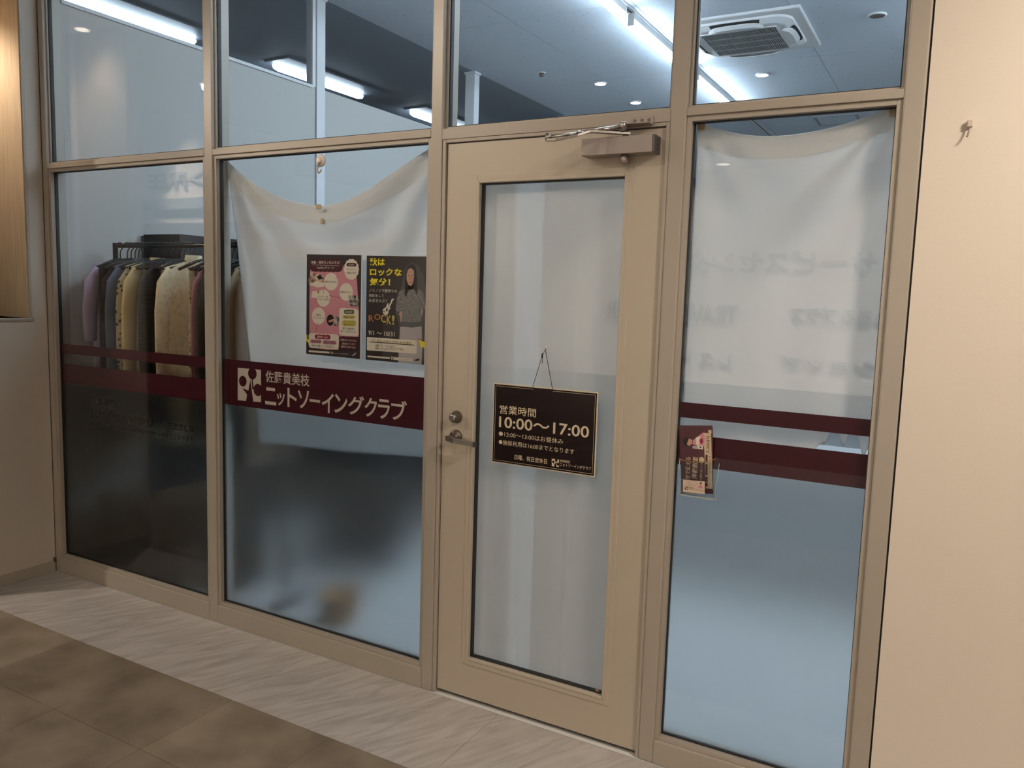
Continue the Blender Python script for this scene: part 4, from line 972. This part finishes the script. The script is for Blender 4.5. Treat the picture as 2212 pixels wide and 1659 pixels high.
MB().tube([(hk.x, 0.0165, hk.z), (hk.x+0.004, 0.0165, hk.z+0.008)], 0.0011, 6).build('cord_end', CORD, sg, True)
CLEARP = glass_mat('clear_plastic', (0.90, 0.92, 0.92, 1))
ah = thing('adhesive_hook', 'small clear adhesive hook on door glass above the hours sign', 'hook', (hk.x, 0.026, hk.z))
MB().box(hk.x-0.0055, hk.x+0.0045, 0.0265, 0.0299, hk.z-0.002, hk.z+0.016, 0.002).build('hook_pad', mat('frosted_plastic', (0.72, 0.72, 0.68), 0.3), ah)
MB().tube([(hk.x-0.0005, 0.026, hk.z+0.008), (hk.x-0.0005, 0.021, hk.z-0.001), (hk.x, 0.0165, hk.z-0.002), (hk.x, 0.013, hk.z+0.003)], 0.0011, 8).build('hook_wire', STEEL, ah, True)
p = aty(1290, 1491, 0.0295)
st = MB().flat([(p.x-0.008, p.z-0.006), (p.x+0.008, p.z-0.004), (p.x+0.005, p.z+0.003), (p.x-0.006, p.z+0.005)], 0.0297).build('sticker', mat('peach_sticker', lin(196, 150, 120), 0.6))
tag(st, 'scrap of peach sticker in lower right corner of the door glass', 'sticker')

# ------------------------------------------------------------------ suction hook, wall hook
p = aty(691, 347, 0.024)
PKB = mat('milky_suction_cup', (0.80, 0.72, 0.66), 0.3)
sh_ = thing('suction_hook', 'milky suction cup hook on glass above the sagging cloth', 'hook', (p.x, 0.03, p.z))
MB().lathe([(0.026, 0.0), (0.0255, -0.002), (0.018, -0.006), (0.012, -0.008), (0.010, -0.014), (0.007, -0.015)], (p.x, 0.0298, p.z), 'y', 32).build('suction_cup', PKB, sh_, True)
MB().tube([(p.x+0.002, 0.016, p.z-0.008), (p.x-0.002, 0.012, p.z-0.030), (p.x-0.001, 0.010, p.z-0.042), (p.x+0.008, 0.009, p.z-0.050), (p.x+0.017, 0.010, p.z-0.046), (p.x+0.020, 0.011, p.z-0.036)], [0.004, 0.004, 0.0045, 0.0045, 0.0035, 0.0025], 10).build('hook', mat('clear_hook', (0.45, 0.42, 0.40), 0.15), sh_, True)
p = aty(2095, 268, 0.0)
wh = thing('wall_hook', 'small cream hook high on the cream wall at far right', 'hook', (p.x, 0.0, p.z))
MB().box(p.x-0.006, p.x+0.007, -0.014, -0.0002, p.z-0.009, p.z+0.009, 0.002).build('hook_base', mat('cream_plastic', (0.62, 0.54, 0.45), 0.5), wh)
MB().tube([(p.x, -0.010, p.z-0.006), (p.x, -0.012, p.z-0.018), (p.x-0.002, -0.016, p.z-0.030), (p.x-0.004, -0.022, p.z-0.036)], 0.0022, 8).build('hook_prong', mat('brown_prong', (0.30, 0.22, 0.18), 0.4, 0.3), wh, True)

# ------------------------------------------------------------------ leaflet pocket at the pane right of the door
LYF = 0.020
s = Sheet(1430, 880, 7.543, LYF, None)
b0 = s.pt(290, 1440); b1 = s.pt(880, 1470); t0 = s.pt(275, 840); t1 = s.pt(905, 885)
lp = thing('leaflet_holder', 'clear acrylic leaflet pocket on the glass beside the door', 'holder', ((b0[0]+b1[0])/2, 0.02, b0[1]))
hx0, hx1 = b0[0], b1[0]; hz0 = (b0[1]+b1[1])/2; hz1 = (t0[1]+t1[1])/2
ACR = glass_mat('acrylic', (0.93, 0.95, 0.95, 1)); ACRE = mat('acrylic_edge', (0.60, 0.64, 0.64), 0.15)
ft = MB(); N = 10
outl = [(hx0-0.004, hz1)]+[(hx0+0.006-0.012*math.cos(math.radians(a)), hz0+0.05-0.02*math.sin(math.radians(a))) for a in range(0, 0)]+[(hx0-0.006, hz0+0.075), (hx0, hz0+0.045), (hx0+0.002, hz0), (hx1, hz0), (hx1-0.002, hz0+0.045), (hx1+0.003, hz0+0.075), (hx1+0.006, hz1)]
MB().prism(outl, 0.0115, 0.0130).build('front_plate', ACR, lp)
MB().box(hx0, hx1, 0.0275, 0.0290, hz0, hz1+0.02).build('back_plate', ACR, lp)
MB().box(hx0, hx1, 0.0130, 0.0275, hz0-0.002, hz0+0.002).build('pocket_floor', ACRE, lp)
MB().tube([(x, 0.0122, z) for x, z in outl[:4]], 0.0008, 6).build('front_edge', ACRE, lp, True); MB().tube([(x, 0.0122, z) for x, z in outl[4:]], 0.0008, 6).build('front_edge', ACRE, lp, True)
MB().tube([(hx0+0.004, 0.0118, hz0+0.052), (hx1-0.006, 0.0118, hz0+0.052)], 0.0004, 6).build('pocket_lip', ACRE, lp)
BANDM = mat('rubber_band_tan', lin(168, 116, 48), 0.5)
rb0 = s.pt(300, 832); rb1 = s.pt(590, 888); rb2 = s.pt(870, 822)
rb = MB().tube([(rb0[0], 0.026, rb0[1]), (rb0[0]-0.002, 0.012, rb0[1]-0.001), (s.pt(430, 868)[0], 0.0105, s.pt(430, 868)[1]), (rb1[0], 0.0100, rb1[1]), (s.pt(740, 876)[0], 0.0105, s.pt(740, 876)[1]), (rb2[0]+0.001, 0.012, rb2[1]-0.003), (rb2[0], 0.026, rb2[1])], 0.0010, 8).build('rubber_band', BANDM, None, True)
tag(rb, 'tan rubber band stretched across the leaflets beside the door', 'rubber band')
LMAR = mat('leaflet_maroon', lin(74, 34, 42), 0.4); LCR = mat('leaflet_cream', lin(206, 186, 158), 0.5)
def leaflet(k, label):
    y = 0.0262-0.0022*k
    dx, dz = (0.0015*(2-k), 0.004*(2-k))
    q = [s.pt(285, 322), s.pt(825, 326), s.pt(832, 1412), s.pt(324, 1396)]
    q = [(a-dx, b+dz*0.6) for a, b in q]
    q[2] = (q[2][0], max(q[2][1], hz0+0.003)); q[3] = (q[3][0], max(q[3][1], hz0+0.003))
    t = thing('leaflet', label, 'leaflet', (q[3][0]+0.03, y, q[3][1]), 'leaflets in the acrylic pocket')
    MB().prism(q, y, y+0.0006).build('paper', LMAR, t)
    return t, y
leaflet(0, 'maroon leaflet at the back of the acrylic pocket'); leaflet(1, 'maroon leaflet in middle of the acrylic pocket')
lf, ly = leaflet(2, 'front maroon leaflet with sewing woman drawing in the acrylic pocket')
s.y = ly-0.0001; s.parent = lf; s.step = 0.00012
s.poly([(665, 412), (800, 424), (826, 1330), (714, 1318), (690, 700)], LCR, 1, 'price_strip'); s.poly([(752, 366), (806, 370), (808, 424), (756, 418)], LCR, 1, 'price_tab')
s.text('2,200円', (722, 470, 745), (782, 470, 745), INK2, 2, 0.006, rot=True); s.text('トレーナー or チュニック', (752, 790, 1295), (792, 790, 1295), INK2, 2, 0.01, rot=True)
s.text('分で縫える', (380, 808, 1175), (462, 808, 1175), LCR, 1, 0.012, rot=True); s.text('洋裁教室', (490, 805, 1165), (584, 805, 1165), LCR, 1, 0.012, rot=True); s.text('で簡単に服づくり', (622, 915, 1190), (656, 915, 1190), LCR, 1, 0.006, rot=True)
for y0, y1 in ((770, 900), (920, 1108), (1122, 1290)): s.rrect(708, 744, y0, y1, 2, 16, LMAR, 2, 'strip_pill')
s.rrect(604, 686, 808, 905, 4, 36, LCR, 2, 'speech_badge')
s.ell(405, 562, 64, 68, HAIR, 2, 'drawn_hair'); s.poly([(440, 505), (490, 528), (498, 590), (440, 628), (405, 600)], SKIN, 3, 'drawn_face')
s.poly([(500, 540), (560, 490), (670, 410), (700, 480), (690, 640), (560, 625), (505, 600)], PINK, 2, 'drawn_dress'); s.poly([(552, 492), (620, 470), (640, 560), (580, 622), (560, 600)], CRM, 3, 'drawn_apron'); s.ell(642, 548, 30, 46, MARB, 4, 'drawn_cloth')
s.poly([(580, 618), (665, 622), (668, 686), (582, 676)], CRM, 3, 'drawn_machine'); s.poly([(615, 634), (642, 636), (642, 664), (615, 662)], INK2, 4, 'drawn_screen'); s.poly([(498, 625), (578, 632), (578, 680), (498, 668)], GREY2, 3, 'drawn_table')
bc = MB().prism([s.pt(356, 1168), s.pt(712, 1196), s.pt(714, 1400), s.pt(356, 1368)], 0.0106, 0.0110).build('business_card', mat('card_white', lin(214, 192, 172), 0.5))
tag(bc, 'small white business card at the bottom front of the leaflet pocket', 'card')
s.y = 0.0105; s.parent = bc
logo_mark(s, 372, 424, 1284, 1340, 6, INK2, bc.data.materials[0], 1); s.text('佐藤貴美枝', (434, 1298, 1318), (522, 1302, 1322), INK2, 1); s.text('ニットソーイングクラブ', (434, 1322, 1352), (696, 1336, 1368), INK2, 1, 0.006)
s.ell(480, 1242, 84, 44, INK2, 1, 'bubble_line'); s.ell(480, 1242, 81, 41, bc.data.materials[0], 2, 'bubble'); s.text('ご質問は', (418, 1222, 1236), (490, 1226, 1240), INK2, 3); s.text('お気軽に下さい', (414, 1248, 1262), (540, 1256, 1270), INK2, 3)
s.ell(632, 1234, 16, 16, INK2, 1, 'drawn_hair', 14); s.poly([(612, 1250), (645, 1252), (670, 1320), (580, 1312)], PINK, 1, 'drawn_dress')

# ------------------------------------------------------------------ signs on the opposite wall (seen as reflections)
SIGNM = mat('sign_letter_grey', (0.10, 0.095, 0.09), 0.6)
YW = -5.4
def wall_sign(name, st, x_left, x_right, z0, z1, label, bold=0.03, m=SIGNM):
    """x_left: where the line starts for someone facing the wall, at the larger x"""
    c = bpy.data.curves.new('text', 'FONT'); c.body = st; c.resolution_u = 3; c.offset = bold; c.extrude = 0.03
    o = bpy.data.objects.new('text', c); COL.objects.link(o); bpy.context.view_layer.update()
    me = bpy.data.meshes.new_from_object(o.evaluated_get(bpy.context.evaluated_depsgraph_get())); bpy.data.objects.remove(o); bpy.data.curves.remove(c)
    xs_ = [v.co.x for v in me.vertices]; ys_ = [v.co.y for v in me.vertices]; a0, a1, b0, b1 = min(xs_), max(xs_), min(ys_), max(ys_)
    cx, cz = (x_left+x_right)/2, z0
    for v in me.vertices:
        u, w_ = (v.co.x-a0)/(a1-a0), (v.co.y-b0)/(b1-b0)
        X = x_left+(x_right-x_left)*u; Z = z0+(z1-z0)*w_; D = 0.012+(v.co.z/0.03)*0.012
        v.co = Vector((X-cx, D, Z-cz))
    me.name = name; me.materials.clear(); me.materials.append(m)
    q = bpy.data.objects.new(name, me); COL.objects.link(q); q.location = (cx, YW, cz)
    return tag(q, label, 'sign', 'sign lettering on the opposite wall')
def mir(px, py):      # point on the opposite wall whose mirror image falls on this pixel
    p = aty(px, py, 0.06-YW); return p.x, p.z
def refl(st, pr, pl, label, bold=0.02):
    """pr = (x, top, bottom) at the line's first character (right in the picture), pl likewise at its last"""
    xr = (mir(pr[0], pr[1])[0]+mir(pr[0], pr[2])[0])/2; xl = (mir(pl[0], pl[1])[0]+mir(pl[0], pl[2])[0])/2
    zt_ = (mir(pr[0], pr[1])[1]+mir(pl[0], pl[1])[1])/2; zb_ = (mir(pr[0], pr[2])[1]+mir(pl[0], pl[2])[1])/2
    return wall_sign('wall_sign', st, xr, xl, zb_, zt_, label, bold)
refl('サービスセンター', (1898, 542, 592), (1432, 540, 590), 'raised katakana service centre sign mirrored in upper part of right pane', 0.035)
refl('TRAVEL CENTER', (1592, 656, 697), (1310, 651, 690), 'raised TRAVEL lettering mirrored across the door post', 0.01)
refl('くらしわあるプラス', (2040, 668, 708), (1708, 664, 704), 'raised kana shop lettering mirrored below the service centre sign', 0.02)
refl('ショップ', (1888, 782, 802), (1686, 764, 796), 'raised katakana shop lettering mirrored above the maroon stripes', 0.0)
refl('レストラン', (1578, 760, 790), (1390, 756, 786), 'raised katakana restaurant lettering mirrored beside the door post', 0.0)
refl('＞FREE', (447, 366, 410), (322, 372, 402), 'dark raised FREE lettering mirrored in the left pane', 0.03)
zr1 = (mir(330, 422)[1]+mir(440, 436)[1])/2; zr0 = (mir(322, 446)[1]+mir(440, 459)[1])/2
t = MB().box(-10.2, -6.4, YW+0.0005, YW+0.05, zr0, zr1, 0.002).build('wall_rail', mat('greyblue_rail', (0.16, 0.17, 0.18), 0.6))
tag(t, 'grey horizontal rail under the FREE lettering on the opposite wall', 'rail')
# lamps of the corridor
def corridor_lamp(x, y, z, label):
    t = thing('corridor_downlight', label, 'lamp', (x, y, z-0.01), 'warm downlights in the corridor ceiling')
    MB().lathe([(0.075, 0.0095), (0.078, 0.002), (0.066, -0.004), (0.062, -0.002)], (x, y, z-0.01)).build('trim_ring', WHITEP, t, True)
    MB().lathe([(0.060, 0.004), (0.059, -0.0035)], (x, y, z-0.01)).build('lens', DISCW, t)
for i, (x, y, aim, pw, ang) in enumerate([c[:5] for c in CORRIDOR]):
    corridor_lamp(x, y, CORR_Z, 'warm round downlight in corridor ceiling, ' + ('over the right wall', 'before the door', 'before the left panes', 'behind the viewer', 'beyond the left return wall')[i])
for i, (x, pw, zz) in enumerate(SIGN_SPOTS):
    corridor_lamp(x, -4.75 if zz < 3 else -4.95, zz, 'warm round downlight in the soffit over ' + ('the right end of service centre sign', 'the left end of service centre sign', 'the FREE lettering', 'the wall right of the signs', 'the bare wall between signs')[i])
q = atz(1562, 352, SOFFIT_Z)
corridor_lamp(q.x, 0.06-q.y, SOFFIT_Z, 'warm round downlight mirrored at top of the right cloth')
